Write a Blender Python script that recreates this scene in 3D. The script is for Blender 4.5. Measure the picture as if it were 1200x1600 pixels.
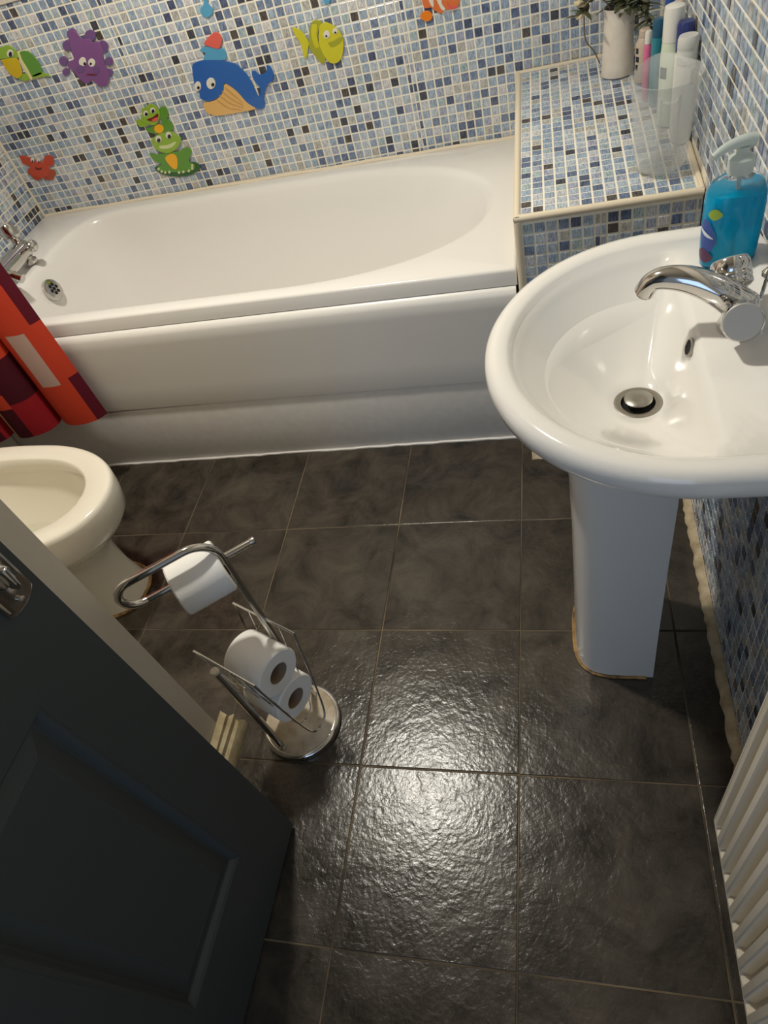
import bpy, bmesh, math, random
from mathutils import Vector, Matrix, Euler
random.seed(7)
SC = bpy.context.scene
COL = SC.collection
for o in list(bpy.data.objects):
    bpy.data.objects.remove(o, do_unlink=True)

# ------------------------------------------------------------------ camera
cam_d = bpy.data.cameras.new('camera'); cam = bpy.data.objects.new('camera', cam_d); COL.objects.link(cam)
cam.location = (1.4437, -1.1614, 1.3901)
cam.rotation_euler = (0.72647, 0.22520, 0.14045)
cam_d.sensor_fit = 'HORIZONTAL'; cam_d.sensor_width = 36.0; cam_d.lens = 36.0 * 1053.27 / 1200.0
cam_d.clip_start = 0.02
SC.camera = cam
# ------------------------------------------------------------------ world, lamps, exposure
w = bpy.data.worlds.new('world'); SC.world = w; w.use_nodes = True
w.node_tree.nodes['Background'].inputs[0].default_value = (0.75, 0.85, 1.0, 1)
w.node_tree.nodes['Background'].inputs[1].default_value = 0.25
LAMP = (0.68, 0.05, 2.27)
ld = bpy.data.lights.new('ceiling_bulb', 'AREA'); ld.shape = 'DISK'; ld.size = 0.13; ld.energy = 25; ld.color = (1.0, 0.955, 0.84)
lo = bpy.data.objects.new('ceiling_bulb', ld); lo.location = LAMP; COL.objects.link(lo)      # faces straight down
hd = bpy.data.lights.new('hall_daylight', 'AREA'); hd.shape = 'RECTANGLE'; hd.size = 1.0; hd.size_y = 1.4; hd.energy = 8.0; hd.color = (0.45, 0.68, 1.0)
ho = bpy.data.objects.new('hall_daylight', hd); ho.location = (1.25, -2.9, 1.5); ho.rotation_euler = (math.radians(82), 0, 0); COL.objects.link(ho)
SC.view_settings.view_transform = 'Standard'; SC.view_settings.look = 'None'
SC.view_settings.exposure = 0.0; SC.view_settings.gamma = 1.0; SC.view_settings.use_curve_mapping = False

# ------------------------------------------------------------------ helpers
def lin(c):
    return tuple(((v/255)/12.92 if v/255 <= 0.04045 else ((v/255+0.055)/1.055)**2.4) for v in c) + (1.0,)
MATS = {}
def mat(name, rgb=(200,200,200), rough=0.4, metal=0.0, trans=0.0, ior=1.45, spec=0.5, noise=None, bump=None, coat=0.0, sss=0.0, alpha=1.0):
    """noise=(scale, amount, second colour), bump=(scale, strength, distance)"""
    if name in MATS: return MATS[name]
    m = bpy.data.materials.new(name); m.use_nodes = True; nt = m.node_tree; b = nt.nodes['Principled BSDF']
    b.inputs['Base Color'].default_value = lin(rgb); b.inputs['Roughness'].default_value = rough
    b.inputs['Metallic'].default_value = metal; b.inputs['Transmission Weight'].default_value = trans
    b.inputs['IOR'].default_value = ior; b.inputs['Specular IOR Level'].default_value = spec
    b.inputs['Coat Weight'].default_value = coat; b.inputs['Alpha'].default_value = alpha
    tc = nt.nodes.new('ShaderNodeNewGeometry')
    if noise:
        n = nt.nodes.new('ShaderNodeTexNoise'); n.inputs['Scale'].default_value = noise[0]; n.inputs['Detail'].default_value = 6
        nt.links.new(tc.outputs['Position'], n.inputs['Vector'])
        r = nt.nodes.new('ShaderNodeMapRange'); r.inputs[1].default_value = 0.35; r.inputs[2].default_value = 0.65; r.inputs[4].default_value = noise[1]
        nt.links.new(n.outputs['Fac'], r.inputs[0])
        mx = nt.nodes.new('ShaderNodeMix'); mx.data_type = 'RGBA'
        mx.inputs[6].default_value = lin(rgb); mx.inputs[7].default_value = lin(noise[2])
        nt.links.new(r.outputs[0], mx.inputs[0]); nt.links.new(mx.outputs[2], b.inputs['Base Color'])
    if bump:
        n2 = nt.nodes.new('ShaderNodeTexNoise'); n2.inputs['Scale'].default_value = bump[0]; n2.inputs['Detail'].default_value = 5
        nt.links.new(tc.outputs['Position'], n2.inputs['Vector'])
        bp = nt.nodes.new('ShaderNodeBump'); bp.inputs['Strength'].default_value = bump[1]; bp.inputs['Distance'].default_value = bump[2]
        nt.links.new(n2.outputs['Fac'], bp.inputs['Height']); nt.links.new(bp.outputs[0], b.inputs['Normal'])
    MATS[name] = m
    return m

def wloc(o):
    v = Vector((0,0,0))
    while o is not None:
        v += Vector(o.location); o = o.parent
    return v
def props(o, label=None, cat=None, group=None, kind=None):
    if label: o['label'] = label
    if cat: o['category'] = cat
    if group: o['group'] = group
    if kind: o['kind'] = kind
    return o
def thing(name, label, cat, loc=(0,0,0), group=None, rotz=0.0):
    o = bpy.data.objects.new(name, None); COL.objects.link(o); o.location = loc; o.rotation_euler = (0,0,rotz)
    o.empty_display_size = 0.05
    return props(o, label, cat, group)
class MB:
    """mesh collector in world coordinates (or local ones when build(..., local=True))"""
    def __init__(s): s.v = []; s.f = []; s.m = []
    def add(s, vs, fs, mi=0):
        k = len(s.v); s.v += [tuple(q) for q in vs]; s.f += [tuple(i+k for i in f) for f in fs]; s.m += [mi]*len(fs); return s
    def box(s, x0, x1, y0, y1, z0, z1, mi=0):
        vs = [(x0,y0,z0),(x1,y0,z0),(x1,y1,z0),(x0,y1,z0),(x0,y0,z1),(x1,y0,z1),(x1,y1,z1),(x0,y1,z1)]
        return s.add(vs, [(0,3,2,1),(4,5,6,7),(0,1,5,4),(1,2,6,5),(2,3,7,6),(3,0,4,7)], mi)
    def loft(s, loops, cap0=False, cap1=False, mi=0, closed=True):
        n = len(loops[0]); vs = [q for L in loops for q in L]; fs = []
        for i in range(len(loops)-1):
            for j in range(n if closed else n-1):
                a = i*n+j; b = i*n+(j+1) % n
                fs.append((a, b, b+n, a+n))
        if cap0: fs.append(tuple(range(n-1,-1,-1)))
        if cap1: fs.append(tuple((len(loops)-1)*n+j for j in range(n)))
        return s.add(vs, fs, mi)
    def lathe(s, prof, c, n=32, axis=(0,0,1), cap0=True, cap1=True, mi=0, sx=1.0, sy=1.0):
        """prof = [(r, h)...] about c along axis"""
        A = Vector(axis).normalized(); T = Vector((1,0,0)) if abs(A.x) < 0.9 else Vector((0,1,0))
        U = (T - A*T.dot(A)).normalized(); V = A.cross(U); c = Vector(c)
        loops = [[c + A*h + U*(r*sx*math.cos(2*math.pi*j/n)) + V*(r*sy*math.sin(2*math.pi*j/n)) for j in range(n)] for r, h in prof]
        return s.loft(loops, cap0, cap1, mi)
    def tube(s, pts, r, n=12, cap=True, mi=0, radii=None):
        P = [Vector(p) for p in pts]; loops = []
        t0 = (P[1]-P[0]).normalized(); up = Vector((0,0,1)) if abs(t0.z) < 0.9 else Vector((1,0,0))
        u = (up - t0*up.dot(t0)).normalized()
        for i, p in enumerate(P):
            t = (P[min(i+1,len(P)-1)] - P[max(i-1,0)]).normalized()
            u = (u - t*u.dot(t)).normalized(); v = t.cross(u); rr = radii[i] if radii else r
            loops.append([p + u*(rr*math.cos(2*math.pi*j/n)) + v*(rr*math.sin(2*math.pi*j/n)) for j in range(n)])
        return s.loft(loops, cap, cap, mi)
    def build(s, name, mats, parent=None, smooth=True, local=False, bevel=0, angle=40, seg=2):
        me = bpy.data.meshes.new(name)
        off = Vector((0,0,0)) if (local or parent is None) else wloc(parent)
        me.from_pydata([tuple(Vector(q)-off) for q in s.v], [], s.f)
        for m in (mats if isinstance(mats, (list,tuple)) else [mats]): me.materials.append(m)
        me.polygons.foreach_set('material_index', s.m)
        bm = bmesh.new(); bm.from_mesh(me)
        bmesh.ops.recalc_face_normals(bm, faces=bm.faces)
        if bevel:
            es = [e for e in bm.edges if len(e.link_faces) == 2 and e.calc_face_angle(0) > math.radians(30)]
            bmesh.ops.bevel(bm, geom=es, offset=bevel, segments=seg, profile=0.5, affect='EDGES', clamp_overlap=True)
        bm.to_mesh(me); bm.free()
        if smooth:
            me.polygons.foreach_set('use_smooth', [True]*len(me.polygons))
            try: me.set_sharp_from_angle(angle=math.radians(angle))
            except Exception: pass
        o = bpy.data.objects.new(name, me); COL.objects.link(o); o.parent = parent
        return o
def catmull(pts, n=8, closed=False):
    P = [Vector(p) for p in pts]; N = len(P); out = []
    for i in range(N if closed else N-1):
        if closed: a,b,c,d = P[(i-1)%N],P[i],P[(i+1)%N],P[(i+2)%N]
        else: a,b,c,d = P[max(i-1,0)],P[i],P[i+1],P[min(i+2,N-1)]
        for k in range(n):
            t = k/n
            out.append(0.5*((2*b)+(c-a)*t+(2*a-5*b+4*c-d)*t*t+(3*b-a-3*c+d)*t**3))
    if not closed: out.append(P[-1])
    return out
def polar(F, c, n, z, thetas=None):
    """closed loop where the implicit outline F(x,y)=1 is met by rays from c; z number or z(x,y)"""
    out = []
    for i in range(n):
        th = thetas[i] if thetas else 2*math.pi*i/n
        dx, dy = math.cos(th), math.sin(th); lo_, hi = 0.0, 3.0
        for _ in range(34):
            mid = (lo_+hi)/2
            if F(c[0]+dx*mid, c[1]+dy*mid) < 1: lo_ = mid
            else: hi = mid
        x, y = c[0]+dx*lo_, c[1]+dy*lo_
        out.append((x, y, z(x,y) if callable(z) else z))
    return out
def lerp(a, b, t): return a+(b-a)*t
def mixloop(A, B, t, z): return [(lerp(a[0],b[0],t), lerp(a[1],b[1],t), z(lerp(a[0],b[0],t),lerp(a[1],b[1],t)) if callable(z) else z) for a, b in zip(A,B)]
CI = cam.rotation_euler.to_matrix().transposed(); CL = Vector(cam.location)
def proj(p):
    q = CI @ (Vector(p)-CL)
    if q.z > -0.05: return None
    return (600+1053.27*q.x/-q.z, 800-1053.27*q.y/-q.z)

# ------------------------------------------------------------------ materials
M_ceramic = mat('white_ceramic', (236,233,228), 0.12, spec=0.5, coat=0.3)
M_acrylic = mat('white_acrylic', (236,233,229), 0.2, spec=0.5)
M_panel = mat('panel_plastic', (240,237,232), 0.28)
M_board = mat('painted_board', (222,219,215), 0.45, noise=(40,0.35,(206,202,196)))
M_chrome = mat('chrome', (205,203,200), 0.1, metal=1.0)
M_brushed = mat('brushed_steel', (175,170,162), 0.3, metal=1.0)
M_trim = mat('cream_trim', (235,222,198), 0.3)
M_grout = mat('cream_grout', (247,243,232), 0.85, noise=(7,0.5,(238,224,196)))
M_fgrout = mat('floor_grout', (132,116,92), 0.9, noise=(3.2,1.0,(54,48,40)))
M_mortar = mat('rough_mortar', (206,190,160), 0.9, noise=(30,0.8,(150,130,100)), bump=(60,0.6,0.004))
M_sealant = mat('aged_sealant', (190,150,90), 0.6, noise=(35,1.0,(90,70,45)))
M_paint = mat('wall_paint', (216,209,197), 0.6, bump=(140,0.08,0.001))
M_ceil = mat('ceiling_paint', (232,228,220), 0.8)
M_door = mat('dark_door_paint', (66,72,74), 0.42, bump=(160,0.06,0.001))
M_rad = mat('radiator_enamel', (226,217,200), 0.35)
M_paper = mat('toilet_paper', (240,238,234), 0.95, spec=0.1, bump=(220,0.25,0.001))
M_card = mat('cardboard', (150,128,108), 0.9)
M_stone = mat('travertine', (205,192,170), 0.5, noise=(25,0.9,(165,148,122)))
M_wood = mat('bare_wood', (198,184,150), 0.8, noise=(22,0.9,(150,132,98)), bump=(50,0.5,0.002))
M_black = mat('black_hole', (14,13,12), 0.8)
M_water = mat('bowl_water', (205,200,180), 0.05)

def tile_mat():
    m = bpy.data.materials.new('slate_tile'); m.use_nodes = True; nt = m.node_tree; b = nt.nodes['Principled BSDF']; L = nt.links.new
    g = nt.nodes.new('ShaderNodeNewGeometry'); oi = nt.nodes.new('ShaderNodeObjectInfo')
    add = nt.nodes.new('ShaderNodeVectorMath'); add.operation = 'MULTIPLY_ADD'
    cmb = nt.nodes.new('ShaderNodeCombineXYZ'); L(oi.outputs['Random'], cmb.inputs[0]); L(oi.outputs['Random'], cmb.inputs[2])
    L(cmb.outputs[0], add.inputs[0]); add.inputs[1].default_value = (7,0,11); L(g.outputs['Position'], add.inputs[2])
    n = nt.nodes.new('ShaderNodeTexNoise'); n.inputs['Scale'].default_value = 9; n.inputs['Detail'].default_value = 9; n.inputs['Roughness'].default_value = 0.68; n.inputs['Distortion'].default_value = 0.6
    L(add.outputs[0], n.inputs['Vector'])
    r = nt.nodes.new('ShaderNodeValToRGB'); L(n.outputs['Fac'], r.inputs[0])
    r.color_ramp.elements[0].position = 0.3; r.color_ramp.elements[0].color = lin((32,29,26))
    r.color_ramp.elements[1].position = 0.72; r.color_ramp.elements[1].color = lin((84,76,66))
    L(r.outputs[0], b.inputs['Base Color'])
    rr = nt.nodes.new('ShaderNodeMapRange'); rr.inputs[3].default_value = 0.13; rr.inputs[4].default_value = 0.32; L(n.outputs['Fac'], rr.inputs[0]); L(rr.outputs[0], b.inputs['Roughness'])
    n2 = nt.nodes.new('ShaderNodeTexNoise'); n2.inputs['Scale'].default_value = 38; n2.inputs['Detail'].default_value = 6; n2.inputs['Roughness'].default_value = 0.55; n2.inputs['Distortion'].default_value = 0.7
    L(add.outputs[0], n2.inputs['Vector'])
    n3 = nt.nodes.new('ShaderNodeTexNoise'); n3.inputs['Scale'].default_value = 125; n3.inputs['Detail'].default_value = 3
    L(add.outputs[0], n3.inputs['Vector'])
    ma = nt.nodes.new('ShaderNodeMath'); ma.operation = 'MULTIPLY_ADD'; L(n3.outputs['Fac'], ma.inputs[0]); ma.inputs[1].default_value = 0.5; L(n2.outputs['Fac'], ma.inputs[2])
    bp = nt.nodes.new('ShaderNodeBump'); bp.inputs['Strength'].default_value = 0.38; bp.inputs['Distance'].default_value = 0.0028
    L(ma.outputs[0], bp.inputs['Height']); L(bp.outputs[0], b.inputs['Normal'])
    b.inputs['Specular IOR Level'].default_value = 0.5
    return m
M_tile = tile_mat()
def glass_tile(i, rgb, rgb2):
    def soft(c):
        g_ = sum(c)/3; return tuple(min(250, 1.03*(v+(g_-v)*0.30)) for v in c)
    rgb, rgb2 = soft(rgb), soft(rgb2)
    m = bpy.data.materials.new('glass_mosaic_%d' % i); m.use_nodes = True; nt = m.node_tree; b = nt.nodes['Principled BSDF']; L = nt.links.new
    g = nt.nodes.new('ShaderNodeNewGeometry'); mp = nt.nodes.new('ShaderNodeMapping')
    mp.inputs['Rotation'].default_value = (0.3*i, 0.9*i, 0.5*i); mp.inputs['Scale'].default_value = (420, 60, 90)
    L(g.outputs['Position'], mp.inputs[0])
    n = nt.nodes.new('ShaderNodeTexNoise'); n.inputs['Scale'].default_value = 1.0; n.inputs['Detail'].default_value = 3; L(mp.outputs[0], n.inputs['Vector'])
    r = nt.nodes.new('ShaderNodeValToRGB'); L(n.outputs['Fac'], r.inputs[0])
    dk = tuple(v*0.86 for v in rgb); lt = tuple(min(250, v*1.06) for v in rgb2)
    r.color_ramp.elements[0].position = 0.33; r.color_ramp.elements[0].color = lin(dk); r.color_ramp.elements[1].position = 0.66; r.color_ramp.elements[1].color = lin(lt)
    L(r.outputs[0], b.inputs['Base Color']); b.inputs['Roughness'].default_value = 0.16
    return m
GLASS = [glass_tile(i, a, b) for i, (a, b) in enumerate([
    ((150,172,196),(176,194,212)), ((160,180,200),(188,202,216)), ((128,156,188),(158,182,206)), ((118,146,184),(150,174,206)),
    ((136,146,178),(168,178,204)), ((176,182,196),(200,204,212)), ((166,166,158),(188,188,182)), ((88,112,154),(120,144,180)),
    ((70,90,132),(98,120,162)), ((54,68,104),(84,100,140)), ((46,50,62),(74,80,94)), ((62,56,56),(96,88,84)), ((140,168,180),(170,194,202)), ((188,190,196),(208,208,210))])]
GW = [14,12,14,12,7,8,9,8,6,5,4,3,5,6]
def pick(): return random.choices(range(len(GLASS)), GW)[0]
STICKERS = {
 'whale': [
  ('body','st_blue',0,[(0.421,0.912),(0.459,0.916),(0.503,0.908),(0.547,0.891),(0.566,0.871),(0.579,0.846),(0.585,0.812),(0.589,0.793),(0.6,0.804),(0.602,0.818),(0.591,0.838),(0.593,0.859),(0.604,0.859),(0.612,0.849),(0.63,0.848),(0.641,0.855),(0.644,0.867),(0.654,0.861),(0.657,0.842),(0.647,0.826),(0.623,0.814),(0.613,0.799),(0.603,0.785),(0.6,0.768),(0.59,0.758),(0.566,0.765),(0.544,0.788),(0.536,0.804),(0.524,0.823),(0.498,0.848),(0.487,0.83),(0.462,0.815),(0.436,0.809),(0.414,0.813),(0.403,0.824),(0.408,0.84),(0.4,0.853),(0.404,0.871),(0.41,0.893)]),
  ('belly','st_tan',0,[(0.498,0.844),(0.521,0.825),(0.537,0.8),(0.547,0.782),(0.568,0.762),(0.504,0.762),(0.445,0.764),(0.411,0.775),(0.404,0.789),(0.407,0.807),(0.431,0.806),(0.46,0.811),(0.484,0.826)]),
  ('eye','st_white',1,[(0.469,0.852),(0.465,0.846),(0.459,0.842),(0.452,0.84),(0.446,0.841),(0.441,0.845),(0.44,0.851),(0.441,0.857),(0.445,0.863),(0.451,0.867),(0.458,0.869),(0.464,0.868),(0.469,0.864),(0.47,0.858)]),
  ('eye','st_white',1,[(0.42,0.853),(0.417,0.848),(0.412,0.844),(0.407,0.843),(0.402,0.843),(0.399,0.847),(0.398,0.851),(0.4,0.857),(0.403,0.862),(0.408,0.865),(0.413,0.867),(0.418,0.866),(0.421,0.863),(0.422,0.858)]),
  ('pupil','st_black',2,[(0.465,0.849),(0.462,0.847),(0.458,0.846),(0.455,0.848),(0.455,0.851),(0.458,0.854),(0.462,0.855),(0.465,0.853)]),
  ('pupil','st_black',2,[(0.415,0.85),(0.412,0.848),(0.409,0.847),(0.407,0.849),(0.407,0.852),(0.409,0.854),(0.413,0.855),(0.415,0.853)]),
  ('belly_groove','st_tandark',0.6,[(0.496,0.835),(0.514,0.813),(0.532,0.788),(0.531,0.786),(0.511,0.81),(0.493,0.833)]),
  ('belly_groove','st_tandark',0.6,[(0.483,0.826),(0.503,0.803),(0.529,0.782),(0.529,0.779),(0.501,0.8),(0.481,0.824)]),
  ('belly_groove','st_tandark',0.6,[(0.47,0.817),(0.493,0.793),(0.527,0.775),(0.526,0.773),(0.491,0.79),(0.468,0.815)]),
  ('belly_groove','st_tandark',0.6,[(0.457,0.808),(0.483,0.782),(0.524,0.769),(0.523,0.767),(0.48,0.779),(0.455,0.805)]),
  ('water_spout','st_lightblue',0,[(0.463,0.945),(0.487,0.945),(0.51,0.936),(0.533,0.93),(0.529,0.906),(0.503,0.908),(0.459,0.917),(0.472,0.931),(0.461,0.937)]),
  ('small_fish','st_coral',1,[(0.481,0.958),(0.507,0.971),(0.528,0.975),(0.538,0.96),(0.53,0.945),(0.516,0.935),(0.499,0.942),(0.483,0.95)]),
 ],
 'frogs': [
  ('lily_pad','st_darkgreen',0,[(0.152,0.654),(0.187,0.655),(0.284,0.647),(0.306,0.64),(0.311,0.626),(0.289,0.614),(0.254,0.608),(0.208,0.613),(0.172,0.625),(0.153,0.64)]),
  ('lower_body','st_green',1,[(0.155,0.699),(0.182,0.69),(0.194,0.692),(0.257,0.688),(0.267,0.688),(0.286,0.694),(0.304,0.688),(0.296,0.67),(0.281,0.652),(0.295,0.638),(0.285,0.624),(0.261,0.621),(0.23,0.624),(0.187,0.634),(0.159,0.641),(0.162,0.652),(0.18,0.66),(0.161,0.675)]),
  ('lower_head','st_limegreen',2,[(0.183,0.736),(0.201,0.745),(0.219,0.75),(0.248,0.75),(0.267,0.749),(0.276,0.737),(0.288,0.726),(0.275,0.709),(0.256,0.697),(0.232,0.69),(0.207,0.693),(0.189,0.704),(0.182,0.718)]),
  ('belly','st_orange',2,[(0.204,0.677),(0.229,0.685),(0.244,0.679),(0.243,0.663),(0.229,0.638),(0.217,0.639),(0.208,0.653)]),
  ('smile','st_palegreen',3,[(0.204,0.716),(0.234,0.714),(0.265,0.719),(0.257,0.71),(0.233,0.703),(0.204,0.707)]),
  ('eye','st_white',3,[(0.221,0.734),(0.218,0.73),(0.213,0.727),(0.208,0.726),(0.203,0.727),(0.2,0.73),(0.199,0.734),(0.2,0.738),(0.203,0.742),(0.208,0.745),(0.213,0.746),(0.218,0.745),(0.221,0.743),(0.222,0.739)]),
  ('eye','st_white',3,[(0.26,0.739),(0.257,0.735),(0.253,0.733),(0.248,0.731),(0.244,0.732),(0.241,0.735),(0.239,0.739),(0.241,0.743),(0.244,0.747),(0.248,0.75),(0.253,0.751),(0.257,0.75),(0.26,0.747),(0.261,0.744)]),
  ('pupil','st_black',4,[(0.216,0.732),(0.212,0.728),(0.207,0.727),(0.204,0.729),(0.204,0.734),(0.208,0.737),(0.213,0.738),(0.216,0.736)]),
  ('pupil','st_black',4,[(0.257,0.736),(0.253,0.733),(0.248,0.732),(0.245,0.734),(0.246,0.738),(0.249,0.742),(0.254,0.743),(0.257,0.74)]),
  ('toe','st_palegreen',2,[(0.167,0.646),(0.164,0.644),(0.161,0.643),(0.159,0.645),(0.159,0.648),(0.162,0.651),(0.166,0.651),(0.168,0.65)]),
  ('toe','st_palegreen',2,[(0.174,0.637),(0.172,0.634),(0.168,0.634),(0.166,0.635),(0.166,0.638),(0.169,0.641),(0.173,0.642),(0.175,0.64)]),
  ('toe','st_palegreen',2,[(0.185,0.632),(0.182,0.629),(0.179,0.628),(0.177,0.63),(0.177,0.633),(0.18,0.636),(0.183,0.637),(0.185,0.635)]),
  ('toe','st_palegreen',2,[(0.2,0.63),(0.198,0.628),(0.194,0.627),(0.192,0.629),(0.192,0.632),(0.195,0.635),(0.199,0.635),(0.201,0.634)]),
  ('toe','st_palegreen',2,[(0.234,0.624),(0.231,0.621),(0.228,0.62),(0.226,0.622),(0.226,0.625),(0.229,0.628),(0.232,0.628),(0.234,0.627)]),
  ('toe','st_palegreen',2,[(0.25,0.623),(0.247,0.62),(0.244,0.62),(0.242,0.621),(0.242,0.624),(0.245,0.627),(0.248,0.628),(0.25,0.626)]),
  ('toe','st_palegreen',2,[(0.271,0.623),(0.268,0.62),(0.265,0.619),(0.263,0.621),(0.263,0.624),(0.266,0.627),(0.269,0.628),(0.271,0.626)]),
  ('toe','st_palegreen',2,[(0.287,0.628),(0.284,0.626),(0.281,0.625),(0.278,0.627),(0.279,0.63),(0.281,0.633),(0.285,0.633),(0.287,0.632)]),
  ('toe','st_palegreen',2,[(0.291,0.637),(0.288,0.634),(0.285,0.633),(0.283,0.635),(0.283,0.638),(0.285,0.641),(0.289,0.642),(0.291,0.64)]),
  ('upper_body','st_green',1,[(0.182,0.772),(0.203,0.773),(0.216,0.777),(0.246,0.776),(0.267,0.787),(0.278,0.77),(0.274,0.756),(0.258,0.75),(0.242,0.749),(0.206,0.753),(0.186,0.761)]),
  ('arm','st_green',1,[(0.255,0.818),(0.279,0.821),(0.279,0.801),(0.266,0.785),(0.246,0.776),(0.246,0.79)]),
  ('upper_head','st_limegreen',2,[(0.199,0.83),(0.209,0.83),(0.233,0.838),(0.249,0.829),(0.253,0.81),(0.241,0.791),(0.221,0.778),(0.205,0.781),(0.185,0.791),(0.18,0.8),(0.193,0.815)]),
  ('hand','st_limegreen',1,[(0.162,0.801),(0.191,0.798),(0.206,0.783),(0.166,0.78)]),
  ('mouth','st_maroon',3,[(0.199,0.798),(0.223,0.801),(0.247,0.808),(0.239,0.794),(0.221,0.788),(0.208,0.792)]),
  ('tongue','st_coral',4,[(0.216,0.794),(0.241,0.798),(0.235,0.79),(0.222,0.789)]),
  ('belly','st_orange',2,[(0.243,0.762),(0.238,0.757),(0.232,0.753),(0.224,0.752),(0.217,0.753),(0.212,0.757),(0.21,0.762),(0.211,0.767),(0.215,0.772),(0.222,0.776),(0.23,0.777),(0.237,0.775),(0.242,0.772),(0.244,0.767)]),
  ('eye','st_white',3,[(0.214,0.813),(0.211,0.81),(0.207,0.807),(0.203,0.806),(0.2,0.807),(0.197,0.809),(0.197,0.812),(0.198,0.816),(0.201,0.82),(0.205,0.822),(0.209,0.823),(0.212,0.822),(0.215,0.82),(0.215,0.817)]),
  ('eye','st_white',3,[(0.242,0.817),(0.24,0.814),(0.236,0.812),(0.231,0.811),(0.228,0.812),(0.225,0.814),(0.224,0.817),(0.225,0.82),(0.228,0.824),(0.231,0.826),(0.236,0.827),(0.24,0.826),(0.242,0.824),(0.243,0.821)]),
  ('pupil','st_black',4,[(0.212,0.812),(0.208,0.809),(0.204,0.808),(0.202,0.81),(0.202,0.813),(0.206,0.817),(0.21,0.817),(0.212,0.815)]),
  ('pupil','st_black',4,[(0.239,0.816),(0.235,0.813),(0.231,0.812),(0.229,0.814),(0.229,0.818),(0.233,0.821),(0.237,0.822),(0.239,0.82)]),
 ],
 'octopus': [
  ('body','st_purple',1,[(0.08,1.065),(0.098,1.061),(0.105,1.046),(0.115,1.037),(0.131,1.035),(0.139,1.023),(0.156,1.023),(0.16,1.007),(0.15,0.987),(0.145,0.972),(0.144,0.95),(0.138,0.929),(0.122,0.913),(0.103,0.91),(0.088,0.921),(0.079,0.933),(0.062,0.928),(0.048,0.932),(0.038,0.95),(0.032,0.968),(0.021,0.983),(0.032,0.993),(0.053,0.996),(0.057,1.014),(0.066,1.034),(0.068,1.047)]),
  ('tentacle','st_violet',0,[(0.1,1.053),(0.095,1.048),(0.088,1.045),(0.08,1.044),(0.073,1.045),(0.069,1.049),(0.067,1.054),(0.069,1.059),(0.074,1.064),(0.081,1.067),(0.089,1.068),(0.096,1.067),(0.1,1.064),(0.102,1.059)]),
  ('tentacle','st_violet',0,[(0.068,1.029),(0.063,1.024),(0.056,1.02),(0.048,1.019),(0.041,1.021),(0.036,1.024),(0.035,1.029),(0.037,1.035),(0.042,1.04),(0.049,1.043),(0.057,1.044),(0.064,1.043),(0.069,1.039),(0.07,1.034)]),
  ('tentacle','st_violet',0,[(0.029,0.995),(0.024,0.99),(0.018,0.987),(0.011,0.986),(0.004,0.987),(-0.0,0.991),(-0.001,0.995),(0.0,1.0),(0.005,1.005),(0.012,1.008),(0.019,1.009),(0.025,1.008),(0.029,1.005),(0.031,1.0)]),
  ('tentacle','st_violet',0,[(0.017,0.967),(0.014,0.963),(0.008,0.961),(0.002,0.96),(-0.003,0.961),(-0.007,0.964),(-0.008,0.968),(-0.006,0.972),(-0.002,0.976),(0.003,0.978),(0.009,0.979),(0.014,0.978),(0.018,0.976),(0.019,0.972)]),
  ('tentacle','st_violet',0,[(0.156,1.037),(0.15,1.032),(0.142,1.028),(0.134,1.027),(0.126,1.028),(0.121,1.032),(0.119,1.038),(0.121,1.044),(0.126,1.049),(0.134,1.053),(0.143,1.054),(0.15,1.053),(0.156,1.049),(0.158,1.043)]),
  ('tentacle','st_violet',0,[(0.179,1.004),(0.174,0.999),(0.166,0.994),(0.157,0.993),(0.148,0.995),(0.143,0.999),(0.141,1.005),(0.143,1.011),(0.148,1.017),(0.157,1.021),(0.166,1.023),(0.174,1.021),(0.179,1.017),(0.181,1.011)]),
  ('tentacle','st_violet',0,[(0.173,0.967),(0.169,0.962),(0.163,0.96),(0.157,0.958),(0.151,0.96),(0.147,0.963),(0.146,0.967),(0.147,0.972),(0.151,0.976),(0.157,0.979),(0.163,0.98),(0.169,0.979),(0.173,0.976),(0.175,0.972)]),
  ('tentacle','st_violet',0,[(0.157,0.94),(0.153,0.936),(0.148,0.933),(0.143,0.932),(0.138,0.933),(0.134,0.936),(0.133,0.94),(0.134,0.944),(0.138,0.948),(0.143,0.95),(0.148,0.951),(0.153,0.95),(0.157,0.947),(0.158,0.944)]),
  ('eye','st_white',2,[(0.089,0.983),(0.085,0.978),(0.08,0.975),(0.074,0.974),(0.068,0.975),(0.065,0.978),(0.064,0.982),(0.066,0.987),(0.07,0.991),(0.076,0.994),(0.082,0.996),(0.087,0.995),(0.09,0.992),(0.091,0.987)]),
  ('eye','st_white',2,[(0.117,0.975),(0.113,0.971),(0.108,0.968),(0.102,0.967),(0.097,0.968),(0.094,0.971),(0.093,0.975),(0.094,0.979),(0.098,0.983),(0.103,0.986),(0.109,0.987),(0.114,0.986),(0.117,0.983),(0.118,0.979)]),
  ('pupil','st_black',3,[(0.085,0.978),(0.083,0.976),(0.079,0.975),(0.077,0.977),(0.078,0.98),(0.081,0.982),(0.084,0.983),(0.086,0.981)]),
  ('pupil','st_black',3,[(0.105,0.974),(0.102,0.972),(0.099,0.971),(0.097,0.973),(0.097,0.975),(0.1,0.978),(0.103,0.978),(0.105,0.977)]),
  ('cheek','st_violet',2,[(0.073,0.967),(0.069,0.963),(0.064,0.96),(0.057,0.959),(0.051,0.96),(0.047,0.963),(0.045,0.967),(0.047,0.972),(0.051,0.975),(0.056,0.978),(0.063,0.979),(0.069,0.978),(0.073,0.975),(0.075,0.971)]),
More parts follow.
